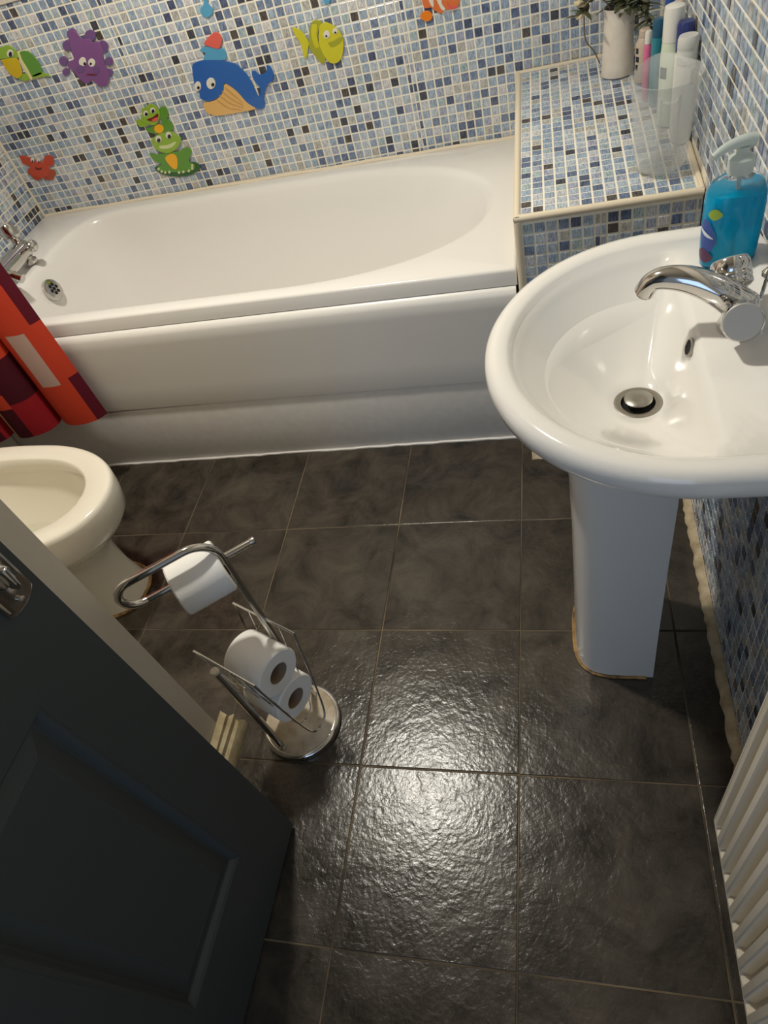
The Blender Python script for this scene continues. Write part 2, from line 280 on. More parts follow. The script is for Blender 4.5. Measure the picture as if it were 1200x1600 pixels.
  ('cheek','st_violet',2,[(0.122,0.955),(0.118,0.951),(0.113,0.948),(0.107,0.947),(0.102,0.948),(0.099,0.951),(0.098,0.955),(0.099,0.959),(0.103,0.963),(0.109,0.966),(0.114,0.967),(0.119,0.966),(0.123,0.964),(0.124,0.96)]),
  ('mouth','st_maroon',2,[(0.068,0.951),(0.087,0.95),(0.102,0.943),(0.085,0.947)]),
 ],
 'turtle': [
  ('shell','st_green',0,[(-0.114,1.045),(-0.084,1.042),(-0.073,1.025),(-0.068,1.005),(-0.072,0.987),(-0.08,0.979),(-0.113,0.978),(-0.121,0.992),(-0.123,1.013)]),
  ('belly','st_yellow',1,[(-0.184,1.039),(-0.138,1.034),(-0.131,1.027),(-0.135,1.006),(-0.144,0.99),(-0.164,0.984),(-0.177,0.993),(-0.185,1.009),(-0.186,1.032)]),
  ('head','st_limegreen',0,[(-0.199,1.062),(-0.178,1.067),(-0.158,1.069),(-0.136,1.068),(-0.124,1.055),(-0.12,1.043),(-0.129,1.033),(-0.174,1.04),(-0.197,1.043),(-0.207,1.053)]),
  ('tail','st_limegreen',0,[(-0.081,0.985),(-0.065,0.978),(-0.052,0.968),(-0.079,0.972),(-0.116,0.974),(-0.115,0.981)]),
  ('leg','st_limegreen',0,[(-0.155,0.992),(-0.126,0.988),(-0.122,0.975),(-0.15,0.973),(-0.162,0.983)]),
  ('shell_rim','st_cream',1,[(-0.119,1.046),(-0.113,1.046),(-0.117,1.026),(-0.115,1.0),(-0.116,0.975),(-0.124,0.973),(-0.125,0.997),(-0.125,1.023)]),
  ('eye','st_white',1,[(-0.134,1.047),(-0.138,1.043),(-0.143,1.041),(-0.148,1.04),(-0.153,1.041),(-0.156,1.043),(-0.157,1.047),(-0.155,1.051),(-0.151,1.054),(-0.146,1.057),(-0.14,1.058),(-0.136,1.057),(-0.133,1.054),(-0.132,1.051)]),
  ('pupil','st_black',2,[(-0.139,1.046),(-0.143,1.042),(-0.147,1.041),(-0.15,1.041),(-0.151,1.044),(-0.149,1.048),(-0.145,1.051),(-0.141,1.053),(-0.138,1.052),(-0.137,1.05)]),
 ],
 'fish': [
  ('body','st_olive',0,[(0.809,0.939),(0.819,0.946),(0.834,0.943),(0.841,0.935),(0.826,0.922),(0.818,0.903),(0.818,0.882),(0.825,0.85),(0.812,0.839),(0.805,0.849),(0.793,0.87),(0.787,0.886),(0.792,0.908),(0.8,0.926)]),
  ('face','st_yellowgreen',1,[(0.835,0.932),(0.851,0.936),(0.868,0.927),(0.881,0.914),(0.888,0.9),(0.89,0.884),(0.883,0.861),(0.872,0.843),(0.856,0.834),(0.838,0.837),(0.828,0.849),(0.822,0.866),(0.818,0.887),(0.822,0.906),(0.828,0.922)]),
  ('tail','st_yellowgreen',0,[(0.753,0.942),(0.767,0.936),(0.779,0.924),(0.787,0.904),(0.788,0.895),(0.78,0.881),(0.769,0.862),(0.763,0.87),(0.765,0.895),(0.76,0.911),(0.754,0.926)]),
  ('stripe','st_yellowgreen',0.8,[(0.811,0.936),(0.816,0.935),(0.807,0.913),(0.806,0.884),(0.803,0.885),(0.802,0.914)]),
  ('stripe','st_yellowgreen',0.8,[(0.815,0.935),(0.82,0.934),(0.812,0.912),(0.81,0.883),(0.807,0.884),(0.807,0.913)]),
  ('stripe','st_yellowgreen',0.8,[(0.82,0.934),(0.825,0.934),(0.817,0.911),(0.815,0.882),(0.811,0.883),(0.812,0.912)]),
  ('lips','st_olive',2,[(0.846,0.887),(0.863,0.889),(0.884,0.895),(0.889,0.889),(0.877,0.881),(0.859,0.876),(0.85,0.878)]),
  ('eye','st_white',2,[(0.856,0.906),(0.854,0.902),(0.85,0.9),(0.846,0.898),(0.842,0.899),(0.839,0.902),(0.838,0.905),(0.838,0.91),(0.84,0.913),(0.844,0.916),(0.848,0.917),(0.852,0.916),(0.855,0.914),(0.856,0.91)]),
  ('eye','st_white',2,[(0.88,0.91),(0.879,0.907),(0.876,0.905),(0.873,0.904),(0.87,0.905),(0.867,0.907),(0.866,0.909),(0.866,0.913),(0.868,0.915),(0.871,0.917),(0.874,0.918),(0.877,0.917),(0.879,0.916),(0.88,0.913)]),
  ('pupil','st_black',3,[(0.848,0.903),(0.847,0.901),(0.844,0.901),(0.843,0.902),(0.842,0.905),(0.844,0.907),(0.846,0.907),(0.848,0.906)]),
  ('pupil','st_black',3,[(0.876,0.907),(0.874,0.905),(0.872,0.905),(0.871,0.906),(0.87,0.908),(0.872,0.91),(0.874,0.91),(0.876,0.909)]),
 ],
 'striped': [
  ('body','st_fishorange',0,[(1.133,0.95),(1.129,0.926),(1.135,0.913),(1.15,0.912),(1.16,0.902),(1.176,0.893),(1.185,0.899),(1.201,0.897),(1.221,0.899),(1.228,0.913),(1.23,0.937),(1.201,0.958),(1.159,0.963)]),
  ('stripe','st_white',1,[(1.168,0.932),(1.18,0.93),(1.181,0.913),(1.188,0.901),(1.179,0.9),(1.172,0.915)]),
  ('stripe','st_white',1,[(1.148,0.936),(1.158,0.934),(1.159,0.92),(1.156,0.911),(1.149,0.922)]),
  ('fin','st_brightorange',1,[(1.15,0.892),(1.148,0.887),(1.143,0.884),(1.136,0.883),(1.129,0.885),(1.123,0.888),(1.119,0.893),(1.118,0.898),(1.121,0.903),(1.126,0.906),(1.133,0.907),(1.14,0.906),(1.146,0.902),(1.15,0.897)]),
  ('fin','st_coral',1,[(1.195,0.915),(1.202,0.905),(1.222,0.901),(1.217,0.897),(1.198,0.899)]),
 ],
 'crab': [
  ('body','st_red',1,[(-0.293,0.74),(-0.273,0.749),(-0.251,0.745),(-0.239,0.731),(-0.234,0.716),(-0.25,0.698),(-0.272,0.69),(-0.301,0.695),(-0.313,0.709),(-0.308,0.725)]),
  ('claw','st_red',0,[(-0.316,0.773),(-0.302,0.768),(-0.285,0.762),(-0.285,0.749),(-0.298,0.737),(-0.319,0.745),(-0.321,0.757)]),
  ('claw','st_red',0,[(-0.227,0.753),(-0.205,0.755),(-0.199,0.741),(-0.212,0.724),(-0.235,0.723),(-0.244,0.735)]),
  ('leg','st_redbrown',0,[(-0.307,0.719),(-0.311,0.729),(-0.325,0.714),(-0.316,0.706)]),
  ('leg','st_redbrown',0,[(-0.311,0.711),(-0.316,0.694),(-0.297,0.685),(-0.286,0.695)]),
  ('leg','st_redbrown',0,[(-0.243,0.711),(-0.221,0.708),(-0.224,0.692),(-0.239,0.689),(-0.249,0.698)]),
  ('leg','st_redbrown',0,[(-0.27,0.693),(-0.25,0.698),(-0.237,0.684),(-0.254,0.679),(-0.273,0.684)]),
  ('eye','st_white',2,[(-0.269,0.752),(-0.272,0.749),(-0.276,0.747),(-0.279,0.746),(-0.282,0.747),(-0.284,0.749),(-0.284,0.751),(-0.282,0.754),(-0.28,0.757),(-0.276,0.759),(-0.272,0.76),(-0.269,0.76),(-0.268,0.758),(-0.268,0.755)]),
  ('eye','st_white',2,[(-0.248,0.747),(-0.251,0.744),(-0.255,0.742),(-0.258,0.741),(-0.261,0.742),(-0.263,0.743),(-0.263,0.746),(-0.261,0.749),(-0.259,0.752),(-0.255,0.754),(-0.251,0.755),(-0.248,0.755),(-0.247,0.753),(-0.247,0.75)]),
  ('pupil','st_black',3,[(-0.275,0.749),(-0.277,0.747),(-0.28,0.746),(-0.282,0.748),(-0.281,0.75),(-0.278,0.752),(-0.275,0.753),(-0.274,0.752)]),
  ('pupil','st_black',3,[(-0.253,0.744),(-0.255,0.741),(-0.258,0.741),(-0.26,0.742),(-0.259,0.745),(-0.256,0.747),(-0.254,0.747),(-0.252,0.746)]),
  ('mouth','st_maroon',2,[(-0.282,0.729),(-0.271,0.724),(-0.259,0.724),(-0.267,0.719),(-0.281,0.722)]),
 ],
 'bubble1': [
  ('drop','st_lightblue',0,[(0.513,1.013),(0.501,1.025),(0.505,1.037),(0.518,1.044),(0.523,1.056),(0.526,1.072),(0.543,1.069),(0.535,1.054),(0.532,1.042),(0.539,1.03),(0.533,1.018)]),
 ],
 'bubble2': [
  ('drop','st_lightblue',0,[(0.879,0.983),(0.877,0.979),(0.874,0.976),(0.869,0.975),(0.865,0.976),(0.862,0.978),(0.861,0.982),(0.861,0.986),(0.863,0.99),(0.866,0.993),(0.871,0.994),(0.875,0.993),(0.878,0.99),(0.879,0.987)]),
 ],
}

# ================================================================== THE SETTING
XL, XR, YB, YF, ZC = -0.365, 1.752, 1.08, -1.60, 2.36
def structure(o, label, cat): return props(o, label, cat, kind='structure')

floor = structure(MB().box(XL-0.05, XR+0.05, YF-1.6, 1.15, -0.06, -0.0018).build('floor', M_fgrout, smooth=False), 'dark slate tiled bathroom floor with thin grout lines', 'floor')
# floor tiles: 333 mm grid measured off the photograph
TS = 0.3333; GAP = 0.0030
def floor_tile_mesh(w, d):
    m = MB(); b = 0.0014; t = 0.010
    lo_, mi_, hi_ = [], [], []
    def ring(ins, z): return [(-w/2+ins,-d/2+ins,z),(w/2-ins,-d/2+ins,z),(w/2-ins,d/2-ins,z),(-w/2+ins,d/2-ins,z)]
    m.loft([ring(0,-t), ring(0,-b*0.8), ring(b*0.35,-b*0.25), ring(b,0)], False, True)
    o = m.build('tile', M_tile, None, smooth=False); me = o.data; bpy.data.objects.remove(o); return me
xs = [(max(XL, i*TS), min(XR-0.004, (i+1)*TS)) for i in range(-2, 6)]; xs = [q for q in xs if q[1]-q[0] > 0.02]
ys = [(j*TS, min(0.325, (j+1)*TS)) for j in range(-5, 1)]; ys[0] = (YF, ys[0][1])
cache = {}
for (x0, x1) in xs:
    for (y0, y1) in ys:
        if x1 < 0.68 and y1 < -0.62: continue
        w_, d_ = round(x1-x0-GAP, 4), round(y1-y0-GAP, 4)
        if (w_, d_) not in cache: cache[(w_, d_)] = floor_tile_mesh(w_, d_)
        o = bpy.data.objects.new('tile', cache[(w_, d_)]); COL.objects.link(o); o.parent = floor
        o.location = ((x0+x1)/2 + random.uniform(-.0005,.0005), (y0+y1)/2 + random.uniform(-.0005,.0005), random.uniform(-0.0008, 0.0))

wall_back = structure(MB().box(XL-0.1, XR+0.1, YB, YB+0.1, 0, ZC).build('wall_back', M_grout, smooth=False), 'blue glass mosaic wall behind the bath', 'wall')
wall_left = structure(MB().box(XL-0.1, XL, -0.615, YB, 0, ZC).build('wall_left', M_grout, smooth=False), 'mosaic wall at the tap end of the bath', 'wall')
wall_right = structure(MB().box(XR, XR+0.1, YF, YB, 0, ZC).build('wall_right', M_grout, smooth=False), 'blue mosaic wall behind the basin and radiator', 'wall')
wall_partition = structure(MB().box(XL-0.1, 0.672, YF, -0.615, 0, ZC).build('wall_partition', M_paint, smooth=False), 'cream painted wall end behind the open door', 'wall')
mf = MB(); mf.box(0.672, 0.835, YF-0.1, YF, 0, ZC); mf.box(1.62, XR+0.1, YF-0.1, YF, 0, ZC); mf.box(0.835, 1.62, YF-0.1, YF, 2.02, ZC)
wall_front = structure(mf.build('wall_front', M_paint, smooth=False), 'painted wall around the doorway', 'wall')
ceiling = structure(MB().box(XL-0.1, XR+0.1, YF-0.1, YB+0.1, ZC, ZC+0.08).build('ceiling', M_ceil, smooth=False), 'plain white ceiling', 'ceiling')
# painted plaster above the mosaic
ZT = 1.163
for nm, args in (('plaster_band', (XL, XR, YB-0.006, YB, ZT, ZC)),):
    MB().box(*args).build(nm, M_paint, wall_back, smooth=False)
MB().box(XL, XL+0.006, -0.615, YB-0.006, ZT, ZC).build('plaster_band', M_paint, wall_left, smooth=False)
MB().box(XL, XL+0.006, -0.615, 0.25, 0, ZT).build('plaster_face', M_paint, wall_left, smooth=False)
MB().box(XR-0.006, XR, YF, YB-0.006, ZT, ZC).build('plaster_band', M_paint, wall_right, smooth=False)

# ------------------------------------------------------------------ glass mosaic
P = 0.0257; TW = 0.0209; TT = 0.0016
def mosaic_proto(k):
    b = 0.0009; s = TW/2
    def ring(ins, z): return [(-s+ins,-s+ins,z),(s-ins,-s+ins,z),(s-ins,s-ins,z),(-s+ins,s-ins,z)]
    return [ring(0,0), ring(0,TT-b*0.6), ring(b,TT)]
PR = mosaic_proto(0)
PROTO = []
for k in range(len(GLASS)):
    o = MB().loft(PR, False, True).build('tile', GLASS[k], None, smooth=False); PROTO.append(o.data); bpy.data.objects.remove(o)
def mosaic(parent, O, U, V, us, vs, visible, keep=None, limit=300):
    O, U, V = Vector(O), Vector(U).normalized(), Vector(V).normalized(); N = U.cross(V)
    items = []
    for (u0, uw) in us:
        for (v0, vh) in vs:
            if uw < 0.003 or vh < 0.003: continue
            c = O + U*(u0+uw/2) + V*(v0+vh/2)
            if keep and not keep(c): continue
            area = 0
            a = proj(c-U*uw/2-V*vh/2); b = proj(c+U*uw/2-V*vh/2); d = proj(c-U*uw/2+V*vh/2)
            if a and b and d:
                px = proj(c)
                if -5 < px[0] < 1205 and -5 < px[1] < 1605 and visible(c, px):
                    area = abs((b[0]-a[0])*(d[1]-a[1])-(b[1]-a[1])*(d[0]-a[0]))
            items.append((area, c, uw/TW, vh/TW))
    items.sort(key=lambda q: -q[0])
    m = MB(); off = wloc(parent)
    for i, (area, c, su, sv) in enumerate(items):
        k = pick(); R = Matrix((U, V, N)).transposed()
        J = Euler((random.gauss(0,.006), random.gauss(0,.006), random.gauss(0,.006))).to_matrix()
        if i < limit and area > 0:
            o = bpy.data.objects.new('tile', PROTO[k]); COL.objects.link(o); o.parent = parent
            o.matrix_local = Matrix.Translation(c-off) @ (R @ J).to_4x4() @ Matrix.Diagonal((su, sv, 1, 1))
        else:
            T = R @ J
            loops = [[c + T @ Vector((q[0]*su, q[1]*sv, q[2])) for q in L_] for L_ in PR]
            m.loft(loops, False, True, mi=k)
    if m.v:
        o = m.build('tile_field', GLASS, parent, smooth=False); o['kind'] = 'stuff'
def cells(a, b, phase, joints=(), p=P, t=TW):
    """tile spans between a and b on a grid whose tile centres sit at phase; joints hold narrow cut tiles"""
    out = []; i = math.floor((a-phase)/p)-1
    while True:
        c = phase+i*p; i += 1
        s, e = c-t/2, c+t/2
        if s > b: break
        s, e = max(s, a), min(e, b)
        if e-s < 0.003: continue
        if any(abs(c-j) < p/2 for j in joints):
            h = (e-s)*0.42; out += [(s, h), (e-h, h)]
        else: out.append((s, e-s))
    return out
def ledge_z(y): return lerp(0.664, 0.709, (y-0.307)/(1.08-0.307))
def bath_z(x): return 0.5535-0.0150*(x-0.50)
# U x V points into the room
mosaic(wall_back, (0,YB,0), (1,0,0), (0,0,1), cells(XL+0.004, XR-0.004, 1.218, (1.075, 0.205)), cells(0.50, ZT-0.002, 0.598),
       lambda c, px: True, keep=lambda c: (c.z > bath_z(c.x)-0.012) if c.x < 1.36 else c.z > 0.712)
mosaic(wall_left, (XL,0,0), (0,1,0), (0,0,1), cells(0.26, YB-0.004, 0.40), cells(0.50, ZT-0.002, 0.598), lambda c, px: True)
mosaic(wall_right, (XR,0,0), (0,-1,0), (0,0,1), [(-s_-w_, w_) for s_, w_ in cells(YF+0.3, YB-0.004, 0.10)], cells(0.012, ZT-0.002, 0.60),
       lambda c, px: not (-0.66 < c.y < 0.30 and 0.56 < c.z < 0.80) and not c.y < -0.75, keep=lambda c: not (c.y > 0.31 and c.z < ledge_z(c.y)+0.012))
# beads and edgings that belong to the walls
MB().tube([(XL+0.004,YB-0.004,0.5), (XL+0.004,YB-0.004,ZT)], 0.005, 8).build('corner_bead', M_trim, wall_left)
# rough mortar skirting along the right wall
loops = []
for i in range(130):
    y = lerp(0.29, -1.5, i/129); d = 0.020+random.uniform(-.003,.003); h = 0.015+random.uniform(-.003,.003)
    loops.append([(XR-0.0005, y, 0.0), (XR-d, y, 0.0), (XR-d*0.92, y, h*0.45), (XR-d*0.55, y, h*0.9), (XR-0.002, y, h)])
m = MB(); m.loft(loops, True, True, closed=False)
structure(m.build('baseboard_right', M_mortar), 'rough cream mortar fillet along the foot of the right-hand wall', 'skirting')
# broken length of moulded skirting board on the end of the partition
skp = [(0.673,0.0),(0.714,0.0),(0.714,0.022),(0.708,0.036),(0.700,0.040),(0.699,0.052),(0.690,0.056),(0.689,0.066),(0.673,0.070)]
m = MB(); Ls = []
for i in range(10):
    y = lerp(-0.585, -1.5, (i/9)**2) if i else -0.585
    Ls.append([(x+random.uniform(-.0012,.0012)*(i < 4), y+(random.uniform(-.014,.004) if i == 0 else 0), z) for x, z in skp])
m.loft(Ls, True, True); structure(m.build('baseboard_left', M_wood, angle=25), 'broken pale wooden skirting end behind the open door', 'skirting')

# ================================================================== TILED LEDGE (built-in box at the end of the bath)
YL = 0.307; XE = 1.368
ledge = thing('tiled_ledge', 'blue mosaic tiled ledge with cream edging at the end of the bath', 'ledge', (1.56, 0.69, 0))
m = MB(); prof = [(YL,0),(YB-0.004,0),(YB-0.004,ledge_z(YB)),(YL,ledge_z(YL))]
m.loft([[(XE, y, z) for y, z in prof], [(XR-0.004, y, z) for y, z in prof]], True, True); m.build('body', M_grout, ledge, smooth=False)
vdir = Vector((0, YB-YL, ledge_z(YB)-ledge_z(YL))); dl = vdir.length
def ledge_top_vis(c, px): return not (px[0] > 1000 and 95 < px[1] < 270)
ltop = cells(XE+0.010, XR-0.006, XE+0.022); ldep = [(s_, w_) for s_, w_ in cells(0.010, dl-0.008, 0.024)]
lfront = cells(XE+0.012, XR-0.006, XE+0.024, (1.538,)); lz = cells(0.02, ledge_z(YL)-0.012, 0.6365)
# one call per face; the limit is shared so that about 300 single tiles remain on the ledge
mosaic(ledge, (0, YL, ledge_z(YL)), (1,0,0), vdir, ltop, ldep, ledge_top_vis, limit=240)
mosaic(ledge, (0, YL, 0), (1,0,0), (0,0,1), lfront, lz, lambda c, px: c.z > 0.45 and px[1] < 445, limit=60)
def edging(name, pts, r=0.0085): return MB().tube(pts, r, 10).build(name, M_trim, ledge)
edging('front_edging', [(XE-0.004, YL+0.002, ledge_z(YL)-0.002), (XR-0.004, YL+0.002, ledge_z(YL)-0.002)])
edging('side_edging', [(XE+0.002, YL-0.004, ledge_z(YL)-0.002), (XE+0.002, YB-0.004, ledge_z(YB)-0.002)])
edging('corner_edging', [(XE+0.002, YL+0.002, 0.0), (XE+0.002, YL+0.002, ledge_z(YL)-0.008)])
edging('rear_bead', [(XE, YB-0.0085, ledge_z(YB)+0.002), (XR-0.004, YB-0.0085, ledge_z(YB)+0.002)], 0.0055)
edging('wall_bead', [(XR-0.0075, YL, ledge_z(YL)+0.002), (XR-0.0075, YB-0.0095, ledge_z(YB)+0.002)], 0.0055)

# ================================================================== BATH
bath = thing('bathtub', 'white acrylic bath set against the mosaic wall', 'bathtub', (0.4975, 0.70, 0))
BX0, BX1, BY0, BY1 = XL+0.004, 1.3585, 0.315, YB-0.005
bc = ((BX0+BX1)/2, (BY0+BY1)/2)
def Frect(i):
    return lambda x, y: max(abs(x-bc[0])/((BX1-BX0)/2-i), abs(y-bc[1])/((BY1-BY0)/2-i))
IX0, IX1, IYF, IYB = -0.175, 1.285, BY0+0.050, BY1-0.060
icy = (IYF+IYB)/2; ihy = (IYB-IYF)/2; XC0, XC1 = 0.05, 0.72
def Finner(ins, lx=0.0, rx=0.0):
    def F(x, y):
        dy = abs(y-icy)/(ihy-ins)
        if x < XC0: return ((XC0-x)/(XC0-IX0-ins-lx))**3.6 + dy**3.6
        if x > XC1: return ((x-XC1)/(IX1-XC1-ins-rx))**2.3 + dy**2.3
        return dy
    return F
NB = 160; pc = (0.50, icy)
cor = [math.atan2(sy-pc[1], sx-pc[0]) % (2*math.pi) for sx, sy in ((BX0,BY0),(BX1,BY0),(BX1,BY1),(BX0,BY1))]
ths = sorted([math.atan2(math.sin(2*math.pi*i/NB)*0.45, math.cos(2*math.pi*i/NB)) % (2*math.pi) for i in range(NB)])
for c_ in cor:
    k = min(range(NB), key=lambda i: abs(ths[i]-c_)); ths[k] = c_
zz = lambda d: (lambda x, y: bath_z(x)+d)
Pl = lambda F, d: polar(F, pc, NB, zz(d), ths)
outer_b = Pl(Frect(0), -0.042); inner0 = Pl(Finner(0), -0.004)
floor_l = polar(Finner(0.10, 0.02, 0.16), pc, NB, 0.185, ths)
loops = [outer_b, Pl(Frect(0), -0.007), Pl(Frect(0.002), -0.002), Pl(Frect(0.007), 0.0), Pl(Finner(-0.014), 0.0), Pl(Finner(-0.005), -0.0015), inner0, Pl(Finner(0.010, 0.0, 0.004), -0.022)]
wall_top = loops[-1]
for t, dz in ((0.12,0.06),(0.26,0.125),(0.42,0.195),(0.58,0.26),(0.74,0.312),(0.88,0.342),(1.0,0.36)):
    loops.append([(lerp(a[0],b[0],t**1.15), lerp(a[1],b[1],t**1.15), lerp(a[2], 0.19, dz/0.36)) for a, b in zip(wall_top, floor_l)])
loops.append([(lerp(q[0],pc[0],0.3), lerp(q[1],pc[1],0.3), 0.183) for q in floor_l])
m = MB(); m.loft(loops, False, True); tub = m.build('tub', M_acrylic, bath, angle=50)
m = MB(); m.tube([(x, YB-0.0085, bath_z(x)+0.001+0.0012*math.sin(x*23)) for x in [lerp(XL+0.01, 1.355, i/40) for i in range(41)]], 0.0062, 8); m.build('silicone_bead', M_trim, bath)
# front panel with a rolled top edge, and the board below it
pp = [(0.345,0.0),(0.318,0.001),(0.307,-0.006),(0.302,-0.020),(0.3035,-0.05),(0.3075,-0.12),(0.311,-0.20),(0.3135,-0.272),(0.3155,-0.281),(0.345,-0.281)]
m = MB(); m.loft([[(x, y, bath_z(x)-0.044+z) for y, z in pp] for x in [lerp(BX0, BX1-0.004, i/30) for i in range(31)]], True, True)
m.build('front_panel', M_panel, bath, angle=50)
MB().box(BX0, BX1-0.004, 0.3185, 0.340, 0.0, 0.226).build('plinth_board', M_board, bath, bevel=0.002)
m = MB(); m.tube([(x, 0.316+random.uniform(-.002,.002), 0.003) for x in [lerp(BX0, BX1-0.005, i/60) for i in range(61)]], 0.0045, 6); m.build('floor_sealant', M_board, bath)
# overflow grid and waste
n_ = Vector((0.93, 0, 0.36)).normalized(); oc = Vector((-0.150, 0.648, 0.492))
ov = MB().lathe([(0.030,-0.012),(0.036,0.0),(0.036,0.005),(0.033,0.012),(0.022,0.0135),(0.012,0.0135)], oc, 28, n_).build('overflow', M_chrome, bath)
u_ = Vector((0,1,0)); v_ = n_.cross(u_)
for k in range(7):
    a = 2*math.pi*k/6; rr = 0.0 if k == 6 else 0.0145
    MB().lathe([(0.0056,0),(0.0056,0.0016)], oc+n_*0.0128+u_*(rr*math.cos(a))+v_*(rr*math.sin(a)), 10, n_).build('hole', M_black, ov)
MB().lathe([(0.035,-0.006),(0.035,0.002),(0.030,0.004),(0.010,0.002)], (0.02, icy, 0.187), 28).build('waste', M_chrome, bath)

# bath mixer on the tap-end rim
bt = thing('bath_mixer_tap', 'chrome two-handle bath mixer tap on the tap-end rim', 'tap', (-0.225, 0.64, bath_z(-0.225)))
zr = bath_z(-0.225)
bx, bz = -0.198, zr+0.052
m = MB(); m.lathe([(0.014,-0.003),(0.026,0.0),(0.0285,0.010),(0.026,0.030),(0.030,0.11),(0.026,0.190),(0.0285,0.205),(0.026,0.215),(0.014,0.219)], (bx, 0.495, bz), 20, (0,1,0)); m.build('body', M_chrome, bt)
sp_ = MB().tube(catmull([(bx,0.530,bz),(bx+0.045,0.528,bz+0.004),(bx+0.085,0.526,bz-0.014)],5), 0.014, 14).build('spout', M_chrome, bt)
for y in (0.505, 0.700):
    MB().lathe([(0.026,-0.046),(0.026,-0.038),(0.016,-0.030),(0.016,0.0)], (bx-0.010, y, bz), 20).build('pillar', M_chrome, bt)
    A = Vector((-0.35,0.15,0.92))
    MB().lathe([(0.015,0.010),(0.016,0.024),(0.022,0.028),(0.0245,0.034),(0.0255,0.064),(0.023,0.071),(0.010,0.074)], (bx-0.008, y+0.006, bz+0.008), 20, A).build('handle', M_chrome, bt)
kn = MB().lathe([(0.008,0.0),(0.009,0.018),(0.0145,0.022),(0.018,0.031),(0.0165,0.041),(0.009,0.047)], (bx+0.020, 0.688, bz+0.002), 20, (0.85,-0.15,0.30)).build('diverter_knob', M_chrome, bt)
# ================================================================== BASIN
basin = thing('pedestal_basin', 'white ceramic pedestal wash basin on the right-hand mosaic wall', 'basin', (1.58, -0.345, 0))
yc = -0.347; BZ = 0.80; EX = 1.605
def Fdee(a, b, xb, nb=9):
    def F(x, y):
        dy = abs(y-yc)/b
        if x < EX: return math.sqrt(((EX-x)/a)**2 + dy**2)
        return (((x-EX)/(xb-EX))**nb + dy**nb)**(1/nb)
    return F
bcn = (1.545, yc); NS = 96
thb = [2*math.pi*i/NS for i in range(NS)]
Pb = lambda F, z: polar(F, bcn, NS, z, thb)
XW = XR-0.004
drain = (1.558, -0.338)
def ring(c, r, z): return [(c[0]+r*math.cos(t), c[1]+r*math.sin(t), z) for t in thb]
bowl_edge = Pb(Fdee(0.222, 0.226, 1.632, 5), BZ-0.014)
floor_r = ring(drain, 0.036, 0.668)
loops = [Pb(Fdee(0.12, 0.10, 1.68), 0.640), Pb(Fdee(0.14, 0.12, 1.70), 0.690), Pb(Fdee(0.18, 0.17, 1.73), 0.738), Pb(Fdee(0.228, 0.238, XW), 0.752), Pb(Fdee(0.252, 0.263, XW), 0.756), Pb(Fdee(0.2615, 0.272, XW), 0.765), Pb(Fdee(0.2645, 0.275, XW), 0.778),
         Pb(Fdee(0.263, 0.2735, XW), 0.790), Pb(Fdee(0.256, 0.267, XW), 0.7985), Pb(Fdee(0.247, 0.258, XW-0.01), 0.801),
         Pb(Fdee(0.234, 0.243, XW-0.022), 0.7995), Pb(Fdee(0.228, 0.236, XW-0.028), 0.7955), Pb(Fdee(0.225, 0.231, XW-0.034), 0.7885), bowl_edge, Pb(Fdee(0.215, 0.218, 1.622, 5), BZ-0.024)]
b0 = loops[-1]
for t in (0.06,0.13,0.21,0.30,0.40,0.50,0.60,0.70,0.80,0.90,1.0):
    loops.append([(lerp(a[0],b[0],t), lerp(a[1],b[1],t), 0.671+(a[2]-0.671)*(1-t)**1.5) for a, b in zip(b0, floor_r)])
loops.append(ring(drain, 0.022, 0.660))
m = MB(); m.loft(loops, True, True); m.build('bowl', M_ceramic, basin, angle=60)
# pedestal: D-shaped column, open flat back
def Fped(x, y, k=1.0): return ((abs(x-1.56)/(0.105*k if x < 1.56 else 0.052))**3.4 + (abs(y+0.340)/(0.1065*k))**3.4)**(1/3.4) if x < 1.56 else max((x-1.56)/0.050, abs(y+0.340)/(0.1065*k))
pl_ = [polar(lambda x, y, k=k: Fped(x, y, k), (1.56,-0.340), 72, z) for z, k in ((0.0,1.0),(0.02,0.995),(0.15,0.985),(0.40,0.99),(0.55,1.02),(0.66,1.10))]
m = MB(); m.loft(pl_, True, True); m.build('pedestal', M_ceramic, basin, angle=40)
m = MB(); m.tube([(x, y, 0.0025+random.uniform(-.0005,.001)) for x, y, z in polar(lambda x, y: Fped(x, y, 1.025), (1.56,-0.340), 60, 0) if x < 1.608], 0.0035, 6); m.build('foot_sealant', M_sealant, basin)
ov = MB().lathe([(0.010,-0.004),(0.0125,0.0),(0.0125,0.002),(0.0095,0.003),(0.009,0.001)], (1.6195,-0.345,0.768), 20, (-0.93,0,0.30), sx=1.25).build('overflow_ring', M_brushed, basin)
MB().lathe([(0.0088,0.0),(0.0088,0.0022)], (1.6195,-0.345,0.768), 16, (-0.93,0,0.30), sx=1.25).build('overflow_hole', M_black, ov)
wst = MB().lathe([(0.036,-0.008),(0.036,0.001),(0.031,0.003),(0.025,0.0015),(0.0245,-0.006)], (drain[0],drain[1],0.669), 32, cap1=False).build('waste_flange', M_brushed, basin)
MB().lathe([(0.0245,-0.0055),(0.0245,-0.004)], (drain[0],drain[1],0.669), 24).build('waste_hole', M_black, wst)
MB().lathe([(0.006,-0.004),(0.0195,0.006),(0.0205,0.009),(0.018,0.011),(0.004,0.0115)], (drain[0],drain[1],0.669), 28).build('plug', M_brushed, wst)

